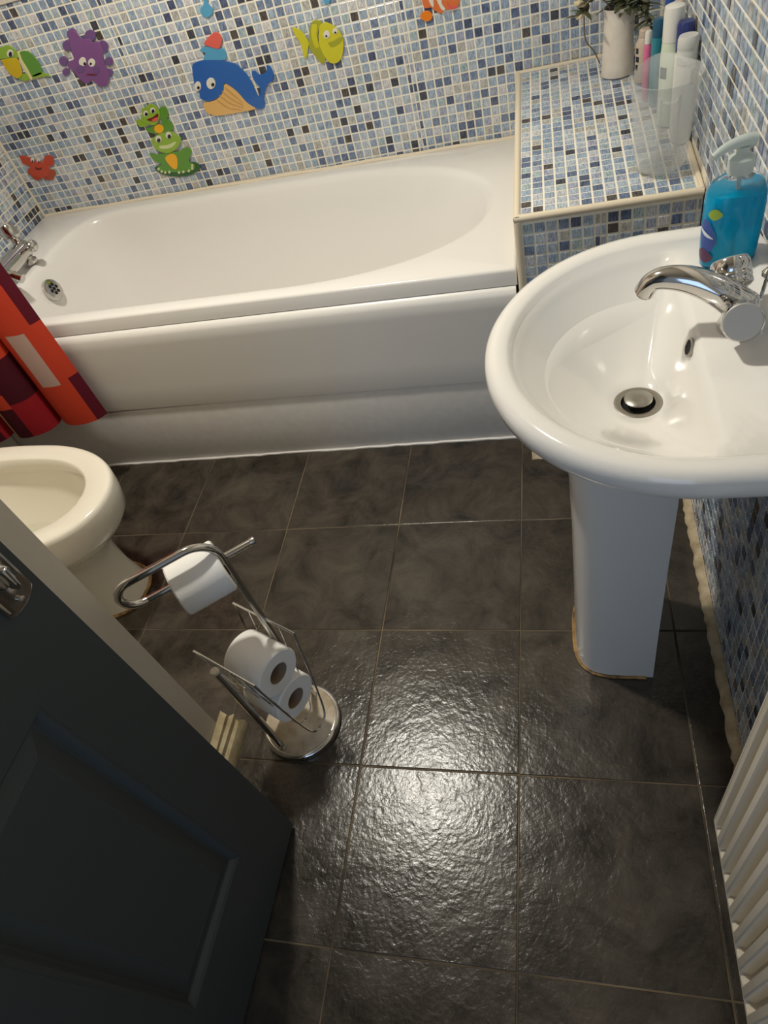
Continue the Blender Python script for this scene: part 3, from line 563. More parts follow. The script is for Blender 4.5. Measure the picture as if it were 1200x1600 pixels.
# basin mixer
tp = thing('basin_mixer_tap', 'chrome basin mixer tap with curved spout beside the blue soap', 'tap', (1.679, -0.335, 0.789))
T0 = Vector((1.679, -0.335, 0.7885))
MB().lathe([(0.027,0),(0.027,0.004),(0.024,0.010),(0.0225,0.028),(0.022,0.038),(0.015,0.046)], T0, 24).build('body', M_chrome, tp)
sp = catmull([T0+Vector(q) for q in ((0.004,0,0.026),(-0.028,0.006,0.052),(-0.062,0.014,0.068),(-0.092,0.021,0.072),(-0.110,0.025,0.066),(-0.119,0.027,0.050))], 6)
so = MB().tube(sp, 0.01, 16, radii=[lerp(0.0225, 0.0135, min(1,(i/(len(sp)-8)))) for i in range(len(sp))]).build('spout', M_chrome, tp)
MB().lathe([(0.0095,0),(0.0095,0.003)], sp[-1]-Vector((0,0,0.0015)), 16, (-0.4,0.1,-0.9)).build('aerator', M_brushed, so)
for s_, ax in ((-1, (-0.16,-0.80,0.46)), (1, (-0.12,0.66,0.72))):
    A = Vector(ax).normalized(); c = T0+Vector((-0.003, s_*0.010, 0.020))
    MB().lathe([(0.016,0.0),(0.0165,0.028)], c, 20, A).build('valve_stem', M_chrome, tp)
    h = MB().lathe([(0.019,0.0),(0.0245,0.004),(0.0245,0.010),(0.0235,0.0115),(0.0245,0.013),(0.0245,0.017),(0.0235,0.0185),(0.0245,0.020),(0.0245,0.034),(0.0225,0.038)], c+A*0.026, 28, A).build('handle', M_chrome, tp)
    MB().lathe([(0.0228,-0.002),(0.0228,0.0),(0.0215,0.0012)], c+A*0.0638, 28, A).build('handle_cap', mat('satin_cap',(168,166,162),0.5,metal=0.35), h)
r_ = MB().tube([T0+Vector((0.020,0.004,0.02)), T0+Vector((0.026,0.010,0.062))], 0.0025, 8).build('plug_rod', M_chrome, tp)
MB().lathe([(0.003,0),(0.0075,0.004),(0.008,0.009),(0.004,0.014)], T0+Vector((0.026,0.010,0.060)), 16, (0.1,0.15,1)).build('rod_knob', M_chrome, r_)

# ================================================================== TOILET
M_toilet = mat('toilet_ceramic', (236,230,216), 0.15, coat=0.3)
wc = thing('toilet', 'white ceramic toilet pan without a seat, beside the red curtain', 'toilet', (0.0, -0.192, 0))
ty = -0.192
def Fpan(xf, xb, hb, c=0.10, n=2.1):
    def F(x, y):
        dy = abs(y-ty)/hb
        if x > c: return (((x-c)/(xf-c))**n + dy**n)**(1/n)
        return (((c-x)/(c-xb))**3.2 + dy**3.2)**(1/3.2)
    return F
tc_ = (0.15, ty); NT = 72
Pt = lambda F, z: polar(F, tc_, NT, z)
loops = [Pt(Fpan(0.288,-0.16,0.098,0.12,2.6),0.0), Pt(Fpan(0.283,-0.16,0.095,0.12,2.6),0.015), Pt(Fpan(0.268,-0.155,0.088,0.12,2.5),0.08), Pt(Fpan(0.262,-0.16,0.090,0.12,2.4),0.16), Pt(Fpan(0.285,-0.18,0.108,0.13),0.215),
         Pt(Fpan(0.325,-0.20,0.145,0.12),0.260), Pt(Fpan(0.366,-0.20,0.172,0.11),0.285), Pt(Fpan(0.388,-0.20,0.184),0.312), Pt(Fpan(0.397,-0.20,0.189),0.35), Pt(Fpan(0.400,-0.20,0.191),0.388), Pt(Fpan(0.398,-0.199,0.1895),0.398), Pt(Fpan(0.393,-0.195,0.185),0.4025), Pt(Fpan(0.385,-0.188,0.178),0.404),
         Pt(Fpan(0.335,-0.125,0.138,0.12,2.1),0.4035), Pt(Fpan(0.328,-0.115,0.133,0.12,2.1),0.400), Pt(Fpan(0.326,-0.113,0.131,0.12,2.1),0.365), Pt(Fpan(0.340,-0.12,0.140,0.12,2.1),0.350), Pt(Fpan(0.318,-0.11,0.130,0.12,2.1),0.31), Pt(Fpan(0.28,-0.09,0.105,0.14),0.25), Pt(Fpan(0.21,-0.06,0.07,0.10),0.19), Pt(Fpan(0.19,-0.04,0.05,0.09),0.165)]
tc_ = (0.15, ty)
m = MB(); m.loft(loops, True, True); m.build('pan', M_toilet, wc, angle=60)
m = MB(); m.loft([Pt(Fpan(0.235,-0.07,0.083,0.11),0.208), Pt(Fpan(0.23,-0.065,0.08,0.11),0.2085)], False, True); m.build('water', M_water, wc)
m = MB(); m.tube([(x+random.uniform(-.0008,.0008), y, 0.003) for x, y, z in polar(Fpan(0.292,-0.16,0.102,0.12,2.6), tc_, 72, 0)]+[(0.292,ty,0.003)], 0.0045, 6); m.build('foot_sealant', M_sealant, wc)
m = MB(); m.box(-0.340, -0.18, ty-0.19, ty+0.19, 0.405, 0.76); cs = m.build('cistern', M_toilet, wc, bevel=0.02, seg=3)
MB().box(-0.341, -0.172, ty-0.197, ty+0.197, 0.761, 0.79).build('cistern_lid', M_toilet, cs, bevel=0.008)
MB().box(-0.33, -0.12, ty-0.10, ty+0.10, 0.25, 0.404).build('pan_back', M_toilet, wc, bevel=0.02)
MB().lathe([(0.022,0),(0.022,0.006),(0.016,0.009)], (-0.27, ty, 0.789), 20).build('flush_button', M_chrome, cs)

wc.rotation_euler.z = -0.07
# ================================================================== SHOWER CURTAIN
CUR = {'maroon': mat('cloth_maroon',(92,24,40),0.8,spec=0.2), 'orange': mat('cloth_orange',(196,66,44),0.8,spec=0.2), 'red': mat('cloth_red',(150,30,38),0.8,spec=0.2),
       'wine': mat('cloth_wine',(72,20,32),0.8,spec=0.2), 'pink': mat('cloth_pinkgrey',(186,158,150),0.8,spec=0.2), 'tan': mat('cloth_tan',(176,140,98),0.8,spec=0.2), 'dark': mat('cloth_dark',(44,20,26),0.8,spec=0.2)}
CK = list(CUR)
def cur_col(t, x, z):
    if t < 0.36:
        if x > 0.076: return 'maroon' if z < 0.420 else 'orange' if z < 0.60 else 'maroon' if z < 0.80 else 'red'
        if -0.012 < x < 0.050 and 0.408 < z < 0.585: return 'pink'
        return 'orange' if z < 0.72 else 'red' if z < 1.0 else 'tan'
    if t < 0.72:
        if x > -0.125: return 'red' if z < 0.385 else 'wine' if z < 0.53 else 'orange' if z < 0.70 else 'maroon'
        if x > -0.178: return 'wine' if z < 0.375 else 'orange' if z < 0.43 else 'maroon' if z < 0.58 else 'red'
        return 'tan' if z < 0.40 else 'wine' if z < 0.6 else 'orange'
    return ('dark','wine','red','orange','maroon')[(int((x+1)/0.07)+int(z/0.19)) % 5]
cu = thing('shower_curtain', 'red and maroon patchwork shower curtain hanging outside the bath', 'curtain', (-0.13, 0.235, 0.19))
NZ = 90
px_ = []
s_acc = 0.0; prev = None
CP = [(0.100,0.268),(0.078,0.242),(0.035,0.226),(-0.015,0.228),(-0.05,0.25),(-0.064,0.264),(-0.062,0.242),(-0.078,0.212),(-0.115,0.192),(-0.16,0.184),(-0.195,0.197),(-0.215,0.218),(-0.225,0.19),(-0.26,0.166),(-0.30,0.166),(-0.345,0.19)]
cc = catmull([(a, b, 0) for a, b in CP], 8); xs_ = len(cc)-1
px_ = [(q.x, q.y, i/xs_) for i, q in enumerate(cc)]
mb = MB(); vs = []; th = 0.0016
def cz(i, j): return 0.266+(1.92-0.266)*((j/NZ)**1.4)
for side in (0, 1):
    for j in range(NZ+1):
        for i in range(xs_+1):
            x, y, s_ = px_[i]; z = cz(i, j); k = 1-0.55*min(1, max(0,(z-0.3)/1.6))
            x2 = -0.13+(x+0.13)*(1-0.10*min(1, max(0,(z-0.25)/1.6)))
            vs.append((x2 - 0.0*k, 0.262+(y-0.262)*k + (th if side else 0), z))
n1 = (NZ+1)*(xs_+1); fs = []; mi = []
for side in (0, 1):
    for j in range(NZ):
        for i in range(xs_):
            a = side*n1+j*(xs_+1)+i; q = (a, a+1, a+xs_+2, a+xs_+1); fs.append(q if side else q[::-1]); mi.append(CK.index(cur_col((px_[i][2]+px_[i+1][2])/2, (px_[i][0]+px_[i+1][0])/2, (cz(i,j)+cz(i,j+1))/2)))
for i in range(xs_): fs.append((i, i+1, n1+i+1, n1+i)); mi.append(CK.index('maroon'))
mb.v = vs; mb.f = fs; mb.m = mi
mb.build('cloth', [CUR[k] for k in CK], cu, angle=60)
rail = MB().tube([(XL+0.008, 0.262, 1.945), (XR-0.008, 0.262, 1.945)], 0.011, 14).build('curtain_rail', M_chrome)
props(rail, 'chrome rail that carries the shower curtain above the bath', 'rail')
m = MB()
for i in range(7):
    x = lerp(0.05, -0.32, i/6); m.tube([(x, 0.262+0.016*math.cos(a), 1.938+0.018*math.sin(a)) for a in [2*math.pi*k/16 for k in range(17)]], 0.0018, 6)
m.build('hanging_rings', M_chrome, cu)

# ================================================================== TOILET ROLL STAND
sd = thing('toilet_roll_stand', 'chrome toilet roll stand with round stone-topped base', 'roll stand', (0.850, -0.578, 0))
SB = Vector((0.850, -0.578, 0))
MB().lathe([(0.086,0.0),(0.0885,0.003),(0.0895,0.010),(0.0885,0.017),(0.085,0.020),(0.080,0.0205),(0.079,0.018)], SB, 48, cap1=False).build('base_ring', M_chrome, sd)
MB().lathe([(0.0795,0.004),(0.0795,0.0195),(0.0785,0.0202)], SB, 48).build('base_top', M_stone, sd)
B1 = Vector((0.868,-0.519,0.0195)); B2 = Vector((0.822,-0.641,0.0195))
D = Vector((-0.80,-0.60,0)); Rb = 0.050; ZT1 = 0.606
# tall pole, bent over into the holding loop
side = Vector((-0.6,0.8,0))*0.0
path = [B1.copy(), Vector((B1.x,B1.y,0.20)), Vector((B1.x,B1.y,0.40)), Vector((B1.x,B1.y,ZT1-Rb))]
for k in range(1, 9):
    a = math.pi/2*k/8; path.append(Vector((B1.x,B1.y,ZT1-Rb)) + D*(Rb*(1-math.cos(a))) + Vector((0,0,Rb*math.sin(a))))
e0 = path[-1]; e1 = e0 + D*0.094 
path.append(e0.lerp(e1, 0.5)); path.append(e1)
ru = 0.034; lat = Vector((-0.6,0.8,0))*0.012
for k in range(1, 13):
    a = math.pi*k/12; path.append(e1 + D*(ru*math.sin(a)) + Vector((0,0,-ru*(1-math.cos(a)))) + lat*(k/12))
e2 = path[-1]
MB().tube(path, 0.0072, 14).build('pole', M_chrome, sd)
arm_end = e2 - D*0.198
arm = MB().tube([e2, e2.lerp(arm_end,0.5), arm_end], 0.0066, 14).build('holding_arm', M_chrome, sd)
MB().lathe([(0.0072,0.0),(0.0078,0.002),(0.0078,0.008),(0.005,0.010)], arm_end, 14, -D).build('arm_cap', M_brushed, arm)
p2 = MB().tube([B2, Vector((B2.x-0.004,B2.y-0.006,0.375))], 0.0072, 14).build('short_pole', M_chrome, sd)
MB().lathe([(0.0080,0.0),(0.0088,0.002),(0.0088,0.006),(0.007,0.008)], (B2.x-0.004,B2.y-0.006,0.374), 16).build('pole_cap', mat('cream_cap',(214,206,190),0.35), p2)
for b_ in (B1, B2):
    MB().lathe([(0.0095,0.0),(0.0095,0.003),(0.0078,0.005)], b_, 16).build('pole_collar', M_chrome, sd)
# wire basket: two top rails and five U-shaped wires
bu = Vector((-0.905,0.425,0)); bv = Vector((0.425,0.905,0)); bm_ = Vector((0.8425,-0.572,0)); RZ = 0.352
for s_ in (-1, 1):
    hs = 0.060
    MB().tube([bm_+bv*(s_*hs)-bu*0.082+Vector((0,0,RZ)), bm_+bv*(s_*hs)+bu*0.082+Vector((0,0,RZ))], 0.0026, 8).build('basket_rail', M_chrome, sd)
for k in range(5):
    t = lerp(-0.080, 0.080, k/4)
    pts = [(-0.060,RZ),(-0.050,0.26),(-0.038,0.16),(-0.026,0.085),(-0.012,0.060),(0.012,0.060),(0.026,0.085),(0.038,0.16),(0.050,0.26),(0.060,RZ)]
    MB().tube(catmull([bm_+bu*t+bv*a+Vector((0,0,z)) for a, z in pts], 4), 0.0022 if k in (0,4) else 0.0016, 6).build('basket_wire', M_chrome, sd)

def toilet_roll(label, c, ax, R=0.053, L=0.100, r=0.0235):
    A = Vector(ax).normalized(); c = Vector(c)
    o = thing('toilet_roll', label, 'toilet roll', c - Vector((0,0,R)), 'toilet rolls on the stand')
    prof = [(r,-L/2),(R-0.003,-L/2),(R,-L/2+0.003),(R,L/2-0.003),(R-0.003,L/2),(r,L/2)]
    m = MB(); m.lathe(prof+[prof[0]], c, 40, A, cap0=False, cap1=False); m.build('paper', M_paper, o, angle=35)
    m = MB(); m.lathe([(r-0.0002,-L/2+0.001),(r-0.0002,L/2-0.001),(r-0.0017,L/2-0.001),(r-0.0017,-L/2+0.001),(r-0.0002,-L/2+0.001)], c, 28, A, cap0=False, cap1=False); m.build('core', M_card, o, angle=35)
    return o
up = Vector((0,0,1))
ac = e2 - D*0.093
toilet_roll('white toilet roll threaded on the top arm of the stand', ac - Vector((0,0,0.0155)), D, R=0.050, L=0.092)
toilet_roll('white toilet roll lying uppermost in the wire basket', bm_ + up*0.272 + bv*0.001 - bu*0.004, bu, R=0.053)
toilet_roll('white toilet roll lying lower in the wire basket', bm_ + up*0.165 - bv*0.0 - bu*0.004, bu, R=0.0535)

# ================================================================== DOOR (open, seen from its inner face)
DW, DH, DT = 0.76, 1.975, 0.036
door = thing('door_1', 'dark charcoal panelled door standing open into the room', 'door', (0.8805, -0.797, 0), rotz=-0.045)
door['kind'] = 'structure'
Z0 = 0.012
def dbox(name, y0, y1, z0, z1, par=door, x0=-DT, x1=0.0): return MB().box(x0, x1, -y1, -y0, z0, z1).build(name, M_door, par, local=True, smooth=False)
st, mun = 0.108, 0.092; pw = (DW-2*st-mun)/2
dbox('stile', 0, st, Z0, DH); dbox('stile', DW-st, DW, Z0, DH)
for z0, z1 in ((Z0,0.205),(0.795,0.975),(DH-0.11,DH)): dbox('rail', st, DW-st, z0, z1)
for z0, z1 in ((0.205,0.795),(0.975,DH-0.11)): dbox('muntin', st+pw, st+pw+mun, z0, z1)
for ya in (st, st+pw+mun):
    for z0, z1 in ((0.205,0.795),(0.975,DH-0.11)):
        y0, y1 = ya, ya+pw; m = MB()
        def rg(i, x): return [(x,-(y0+i),z0+i),(x,-(y1-i),z0+i),(x,-(y1-i),z1-i),(x,-(y0+i),z1-i)]
        m.loft([rg(0,-DT+0.002), rg(0,-0.0004), rg(0.004,-0.0006), rg(0.009,-0.004), rg(0.014,-0.0115), rg(0.018,-0.0125), rg(0.044,-0.0065), rg(0.0455,-0.0070)], True, True)
        m.build('panel', M_door, door, local=True, angle=12)
# lever handle on a long backplate
hd_ = MB(); hy = 0.034
def pill(x, hw, z0, z1, n=12):
    r = hw; out = []
    for k in range(n+1): a = -math.pi+math.pi*k/n; out.append((x, -hy+r*math.cos(a), z0+0.5*r+0.5*r*math.sin(a)))
    for k in range(n+1): a = math.pi*k/n; out.append((x, -hy+r*math.cos(a), z1-0.5*r+0.5*r*math.sin(a)))
    return out
hd_.loft([pill(0.0,0.0225,0.885,1.065), pill(0.004,0.0225,0.885,1.065), pill(0.0065,0.019,0.889,1.061)], True, True)
plate = hd_.build('handle_plate', M_chrome, door, local=True)
MB().lathe([(0.012,0.0),(0.012,0.030),(0.0105,0.040)], (0.006,-hy,1.005), 18, (1,0,0)).build('spindle', M_chrome, plate, local=True)
MB().tube(catmull([(0.042,-hy+0.004,1.005),(0.050,-hy-0.03,1.006),(0.049,-hy-0.08,1.002),(0.044,-hy-0.118,0.997)],5), 0.0095, 12).build('lever', M_chrome, plate, local=True)
MB().lathe([(0.0135,0.0),(0.0135,0.006),(0.011,0.009)], (0.0055,-hy,0.935), 18, (1,0,0)).build('thumb_turn_rose', M_chrome, plate, local=True)
MB().box(0.013,0.026,-hy-0.004,-hy+0.004,0.920,0.950).build('thumb_turn', M_chrome, plate, local=True, bevel=0.002)
MB().lathe([(0.0035,0.0),(0.0035,0.0025),(0.002,0.0035)], (0.0065,-hy,0.897), 10, (1,0,0)).build('screw', M_brushed, plate, local=True)

# ================================================================== RADIATOR
rad = thing('radiator', 'white corrugated panel radiator on the right-hand wall', 'radiator', (1.70, -1.15, 0))
RY0, RY1, RZ0, RZ1, RX = -0.762, -1.55, 0.112, 0.700, 1.660
m = MB(); prof = []; pit = 0.0333; n = int((RY0-RY1-0.03)/pit)
prof.append((RX+0.010, RY0))
prof.append((RX+0.004, RY0-0.002)); prof.append((RX+0.002, RY0-0.008))
y = RY0-0.014
for i in range(n):
    prof += [(RX+0.002, y-0.001), (RX+0.0145, y-0.006), (RX+0.0145, y-0.0155), (RX, y-0.0215), (RX, y-0.032)]; y -= pit
prof += [(RX+0.004, RY1), (RX+0.012, RY1)]
zs = [RZ0, RZ0+0.012, RZ0+0.026, RZ1-0.026, RZ1-0.012, RZ1]
def flat(p, k): return (lerp(RX+0.003, p[0], k), p[1])
loops = [[(flat(p, k)[0], flat(p, k)[1], z) for p in prof] for z, k in ((RZ0,0),(RZ0+0.010,0),(RZ0+0.022,1),(RZ1-0.022,1),(RZ1-0.010,0),(RZ1,0))]
m.loft(loops, closed=False); pn = m.build('front_panel', M_rad, rad, angle=20)
MB().box(RX+0.0155, RX+0.0205, RY1, RY0-0.002, RZ0+0.001, RZ1-0.001).build('rear_sheet', M_rad, rad)
m = MB(); m.box(RX+0.0035, RX+0.020, RY1, RY0-0.001, RZ1, RZ1+0.006); m.build('top_lip', M_rad, rad)
MB().box(RX+0.003, RX+0.020, RY0-0.003, RY0+0.001, RZ0, RZ1+0.004).build('end_cap', M_rad, rad, bevel=0.001)
for yy in (-0.88, -1.42): MB().box(RX+0.020, XR-0.004, yy-0.02, yy+0.02, RZ1-0.12, RZ1-0.05).build('bracket', M_rad, rad)
MB().tube([(RX+0.03, RY0-0.03, RZ0+0.02), (RX+0.035, RY0-0.03, 0.0)], 0.0075, 12).build('pipe', M_rad, rad)
MB().tube([(RX+0.012, RY0-0.03, RZ0+0.02), (RX+0.045, RY0-0.03, RZ0+0.02)], 0.010, 12).build('pipe_elbow', M_chrome, rad)

# ================================================================== WALL STICKERS
SCOL = {'st_blue':(38,98,176),'st_tan':(222,178,110),'st_white':(226,222,210),'st_black':(24,26,34),'st_lightblue':(84,160,200),'st_coral':(222,98,86),'st_darkgreen':(44,92,44),'st_green':(92,146,52),
 'st_limegreen':(140,176,58),'st_orange':(240,176,26),'st_palegreen':(206,214,160),'st_maroon':(110,34,30),'st_purple':(128,84,140),'st_violet':(112,82,134),'st_yellow':(206,176,14),'st_cream':(222,214,150),
 'st_olive':(164,166,46),'st_yellowgreen':(206,200,44),'st_fishorange':(222,118,64),'st_brightorange':(238,132,36),'st_red':(200,74,48),'st_redbrown':(178,78,46),'st_tandark':(196,150,84)}
SM = {k: mat(k, v, 0.22, coat=0.4) for k, v in SCOL.items()}
SLAB = {'whale': ('whale_sticker','blue whale wall sticker with a tan belly and water spout','sticker'), 'frogs': ('frog_sticker','green wall sticker of two frogs stacked on a lily pad','sticker'),
 'octopus': ('octopus_sticker','purple octopus wall sticker with curled tentacles','sticker'), 'turtle': ('turtle_sticker','green shelled turtle sticker with yellow belly left of the octopus','sticker'), 'fish': ('fish_sticker','yellow-green big-lipped fish wall sticker','sticker'),
 'striped': ('striped_fish_sticker','orange and white striped fish wall sticker','sticker'), 'crab': ('crab_sticker','small red crab wall sticker near the left corner','sticker'),
 'bubble1': ('bubble_sticker','light blue drop sticker above the whale','sticker'), 'bubble2': ('bubble_sticker','light blue bubble sticker above the yellow fish','sticker')}
def blob(name, pts, y0, t, matl, parent, bev=0.0012):
    cd = bpy.data.curves.new(name, 'CURVE'); cd.dimensions = '2D'; cd.fill_mode = 'BOTH'
    P_ = catmull([(x, z, 0) for x, z in pts], 3, closed=True)
    sp_ = cd.splines.new('POLY'); sp_.points.add(len(P_)-1); sp_.use_cyclic_u = True
    for q, p in zip(sp_.points, P_): q.co = (p.x, p.y, 0, 1)
    cd.extrude = max(0.0001, t/2-bev); cd.bevel_depth = bev; cd.bevel_resolution = 2; cd.offset = -bev*0.7
    co = bpy.data.objects.new('tmp', cd); COL.objects.link(co)
    dg = bpy.context.evaluated_depsgraph_get(); dg.update()
    me = bpy.data.meshes.new_from_object(co.evaluated_get(dg)); bpy.data.objects.remove(co); bpy.data.curves.remove(cd)
    off = wloc(parent)
    for v in me.vertices:
        x, z, d = v.co; v.co = (x-off.x, y0-d-off.y, z-off.z)
    me.flip_normals() if False else None
    me.materials.clear(); me.materials.append(matl); me.name = name
    me.polygons.foreach_set('use_smooth', [True]*len(me.polygons))
    try: me.set_sharp_from_angle(angle=math.radians(50))
    except Exception: pass
    o = bpy.data.objects.new(name, me); COL.objects.link(o); o.parent = parent
    return o
for key, parts in STICKERS.items():
    nm, lab, cat = SLAB[key]
    ax = [p for q in parts for p in q[3]]; cx_ = sum(p[0] for p in ax)/len(ax); cz_ = min(p[1] for p in ax)
    root = thing(nm, lab, cat, (cx_, YB-TT, cz_), 'cartoon sea animal wall stickers')
    eyes = []
    for pn_, col_, lv, pts in parts:
        t = (0.004 if lv < 3 else 0.0025) if lv == int(lv) else 0.0022
        y0 = YB-TT-0.0005 - t/2 - (0.0017*lv if lv == int(lv) else 0.0025)
        if pn_ == 'pupil' and eyes: blob(pn_, pts, y0, t, SM[col_], eyes.pop(0), 0.0006)
        else:
            o = blob(pn_, pts, y0, t, SM[col_], root, 0.0013 if pn_ not in ('eye','mouth','tongue','smile') else 0.0008)
            if pn_ == 'eye': eyes.append(o)

# ================================================================== THINGS ON THE LEDGE
def lz_at(y): return ledge_z(y)+TT+0.0015
def set_on(root, tilt=None): return root
M_enamel = mat('cream_enamel', (242,233,220), 0.3, noise=(30,0.4,(216,206,190)))
M_stem = mat('dry_stem', (120,98,70), 0.8); M_leaf = mat('dark_leaf', (58,66,44), 0.6, noise=(60,0.8,(88,86,58))); M_grey = mat('grey_leaf', (110,116,96), 0.7); M_petal = mat('cream_petal', (222,206,170), 0.7)
vz = lz_at(0.94); V0 = Vector((1.628, 0.94, vz))
vase = thing('pitcher', 'cream enamel pitcher holding dried flowers on the tiled ledge', 'pitcher', V0)
m = MB(); m.lathe([(0.040,0.0),(0.0415,0.004),(0.040,0.03),(0.0375,0.08),(0.035,0.125),(0.0355,0.142),(0.038,0.150),(0.0362,0.150),(0.0335,0.141),(0.033,0.12),(0.036,0.05),(0.036,0.006)], V0, 36)
for i, q in enumerate(m.v):      # pull the lip into a pouring spout on the right
    d = Vector(q)-V0
    if d.z > 0.11 and d.x > 0.0:
        k = (d.z-0.11)/0.04*max(0, d.x/0.04)**3; m.v[i] = (q[0]+0.016*k, q[1], q[2]+0.006*k)
m.build('body', M_enamel, vase)
MB().tube(catmull([V0+Vector(q) for q in ((-0.012,0.034,0.128),(-0.024,0.062,0.118),(-0.026,0.072,0.08),(-0.016,0.05,0.035),(-0.010,0.038,0.03))],6), 0.004, 10).build('handle', M_enamel, vase)
def spray(label, base, pts, leaves, flowers, cat='dried flower'):
    r = thing('dried_stem', label, cat, base)
    P_ = catmull(pts, 6); MB().tube(P_, 0.0016, 6).build('stem', M_stem, r)
    for (t, ln, wd, az, el, mt) in leaves:
        p = P_[min(len(P_)-1, int(t*(len(P_)-1)))]; d = Vector((math.cos(az)*math.cos(el), math.sin(az)*math.cos(el), math.sin(el))); s_ = d.cross(Vector((0,0,1))).normalized(); u2 = s_.cross(d)
        m = MB(); L_ = []
        for k in range(7):
            tt = k/6; w2 = wd*math.sin(math.pi*min(0.98,tt*0.94+0.04)); c = p+d*(ln*tt)-Vector((0,0,ln*0.25*tt*tt))
            L_.append([c-s_*w2, c+u2*(0.15*w2+0.0006), c+s_*w2, c-u2*0.0006])
        m.loft(L_, True, True); m.build('leaf', mt, r)
    for (t, rad_, off_, mt) in flowers:
        p = P_[min(len(P_)-1, int(t*(len(P_)-1)))]+Vector(off_)
        m = MB()
        for k in range(5):
            a = 2*math.pi*k/5; d = Vector((math.cos(a), math.sin(a), 0.55)).normalized()
            m.lathe([(0.0005,0),(rad_*0.5,rad_*0.35),(rad_*0.55,rad_*0.75),(0.0008,rad_*1.25)], p, 8, d)
        m.build('flower_head', mt, r)
    return r
lip = V0+Vector((0,0,0.146))
rnd = random.Random(3)
def lv(n, mt, ln=(0.03,0.055), wd=(0.004,0.009), t0=0.45): return [(rnd.uniform(t0,1.0), rnd.uniform(*ln), rnd.uniform(*wd), rnd.uniform(0,6.28), rnd.uniform(-0.4,0.6), mt) for _ in range(n)]
spray('dried sprig with pale buds leaning left of the pitcher', lip+Vector((-0.02,0,-0.01)), [lip+Vector((0.0,0,-0.08)), lip+Vector((-0.024,0,0.006)), lip+Vector((-0.05,-0.01,0.03)), lip+Vector((-0.075,-0.02,0.028)), lip+Vector((-0.095,-0.03,0.004))], lv(7,M_leaf,t0=0.6), [(1.0,0.011,(0,0,0),M_petal),(0.9,0.010,(-0.012,-0.004,0.016),M_petal),(0.8,0.009,(-0.02,0,-0.02),M_petal)])
spray('long dried twig hanging down the left of the pitcher', V0+Vector((-0.044,-0.01,0.034)), [lip+Vector((-0.084,-0.02,0.01)), V0+Vector((-0.082,-0.02,0.100)), V0+Vector((-0.060,-0.014,0.066)), V0+Vector((-0.045,-0.010,0.034))], [(0.05,0.045,0.010,2.4,0.9,M_leaf),(0.1,0.035,0.008,1.0,0.9,M_leaf),(0.0,0.04,0.009,3.0,0.5,M_grey)], [(0.0,0.012,(-0.006,0,0.016),M_petal)])
spray('dark green bunch of leaves filling the mouth of the pitcher', lip, [lip+Vector((0,0,-0.06)), lip+Vector((0.005,0,-0.004)), lip+Vector((0.014,-0.004,0.012)), lip+Vector((0.024,-0.004,0.03))], lv(80,M_leaf,(0.025,0.06),(0.007,0.013),0.45), [(0.9,0.012,(0,0,0),M_petal)])
spray('grey-green frond drooping over the right of the pitcher', lip+Vector((0.02,-0.01,0)), [lip+Vector((0.01,-0.01,-0.05)), lip+Vector((0.028,-0.020,0.01)), lip+Vector((0.052,-0.034,0.010)), lip+Vector((0.064,-0.044,-0.035)), lip+Vector((0.068,-0.046,-0.07))], lv(50,M_grey,(0.02,0.045),(0.0035,0.007),0.25)+lv(40,M_leaf,(0.02,0.045),(0.0035,0.007),0.25), [])
spray('tall leafy stem rising from the back of the pitcher', lip+Vector((0,0.015,0)), [lip+Vector((0,0.015,-0.06)), lip+Vector((-0.008,0.018,0.02)), lip+Vector((-0.03,0.03,0.09)), lip+Vector((-0.05,0.035,0.17))], lv(16,M_leaf,(0.03,0.06),(0.006,0.011),0.3), [(1.0,0.014,(0,0,0),M_petal)])

# measuring jug
M_clear = mat('frosted_plastic', (226,228,226), 0.22, spec=0.5, alpha=0.25)
J0 = Vector((1.6755, 0.425, lz_at(0.44)+0.003)); jug = thing('measuring_jug', 'clear frosted plastic measuring jug on the tiled ledge', 'jug', J0)
NJ = 56
def jloop(r, h, sp_=0.0, hn=0.0, pinch=0.0):
    out = []
    for i in range(NJ):
        a = 2*math.pi*i/NJ; c = math.cos(a-math.pi/2); d = math.cos(a+math.pi/2)   # spout towards +y, handle towards -y
        rr = r*(1+sp_*max(0,c)**9+hn*max(0,d)**3)
        x, y = rr*math.cos(a)*(1-pinch*max(0,d)**2), rr*math.sin(a)
        out.append(J0+Vector((x, y, h+0.010*sp_*2*max(0,c)**9)))
    return out
H = 0.178; th_ = 0.0014
outs = [(0.046,0.0),(0.051,0.002),(0.0535,0.012),(0.056,0.05),(0.060,0.10),(0.065,0.15),(0.068,H-0.006),(0.071,H-0.002),(0.071,H)]
f = lambda r, h: jloop(r, h, 0.34*max(0,(h-0.10)/0.078), 0.20*min(1,h/0.02), 0.0)
loops = [f(r, h) for r, h in outs]+[f(r-th_ if k > 1 else r-th_, max(h, 0.0022)) for k, (r, h) in reversed(list(enumerate(outs)))]
m = MB(); m.loft(loops, True, True); m.build('body', M_clear, jug, angle=60)
for s_ in (-1, 1):   # the two ribs of the moulded grip
    MB().tube([J0+Vector((s_*0.017, -0.0655-0.012*t, 0.012+0.148*t)) for t in (0,0.25,0.5,0.75,1.0)], 0.0032, 8).build('grip_rib', M_clear, jug)
MB().tube(catmull([J0+Vector(q) for q in ((-0.017,-0.078,0.160),(-0.008,-0.083,0.152),(0.008,-0.083,0.152),(0.017,-0.078,0.160))],5), 0.003, 8).build('grip_bridge', M_clear, jug)
for k in range(9):
    h = 0.03+k*0.0145; r = 0.0545+0.05*h+0.0012
    pts = [J0+Vector((r*math.cos(a), r*math.sin(a), h)) for a in [math.radians(q) for q in (208,214,220,226,232 if k % 2 else 240)]]
    MB().tube(pts, 0.0006, 5).build('graduation_mark', M_clear, jug)

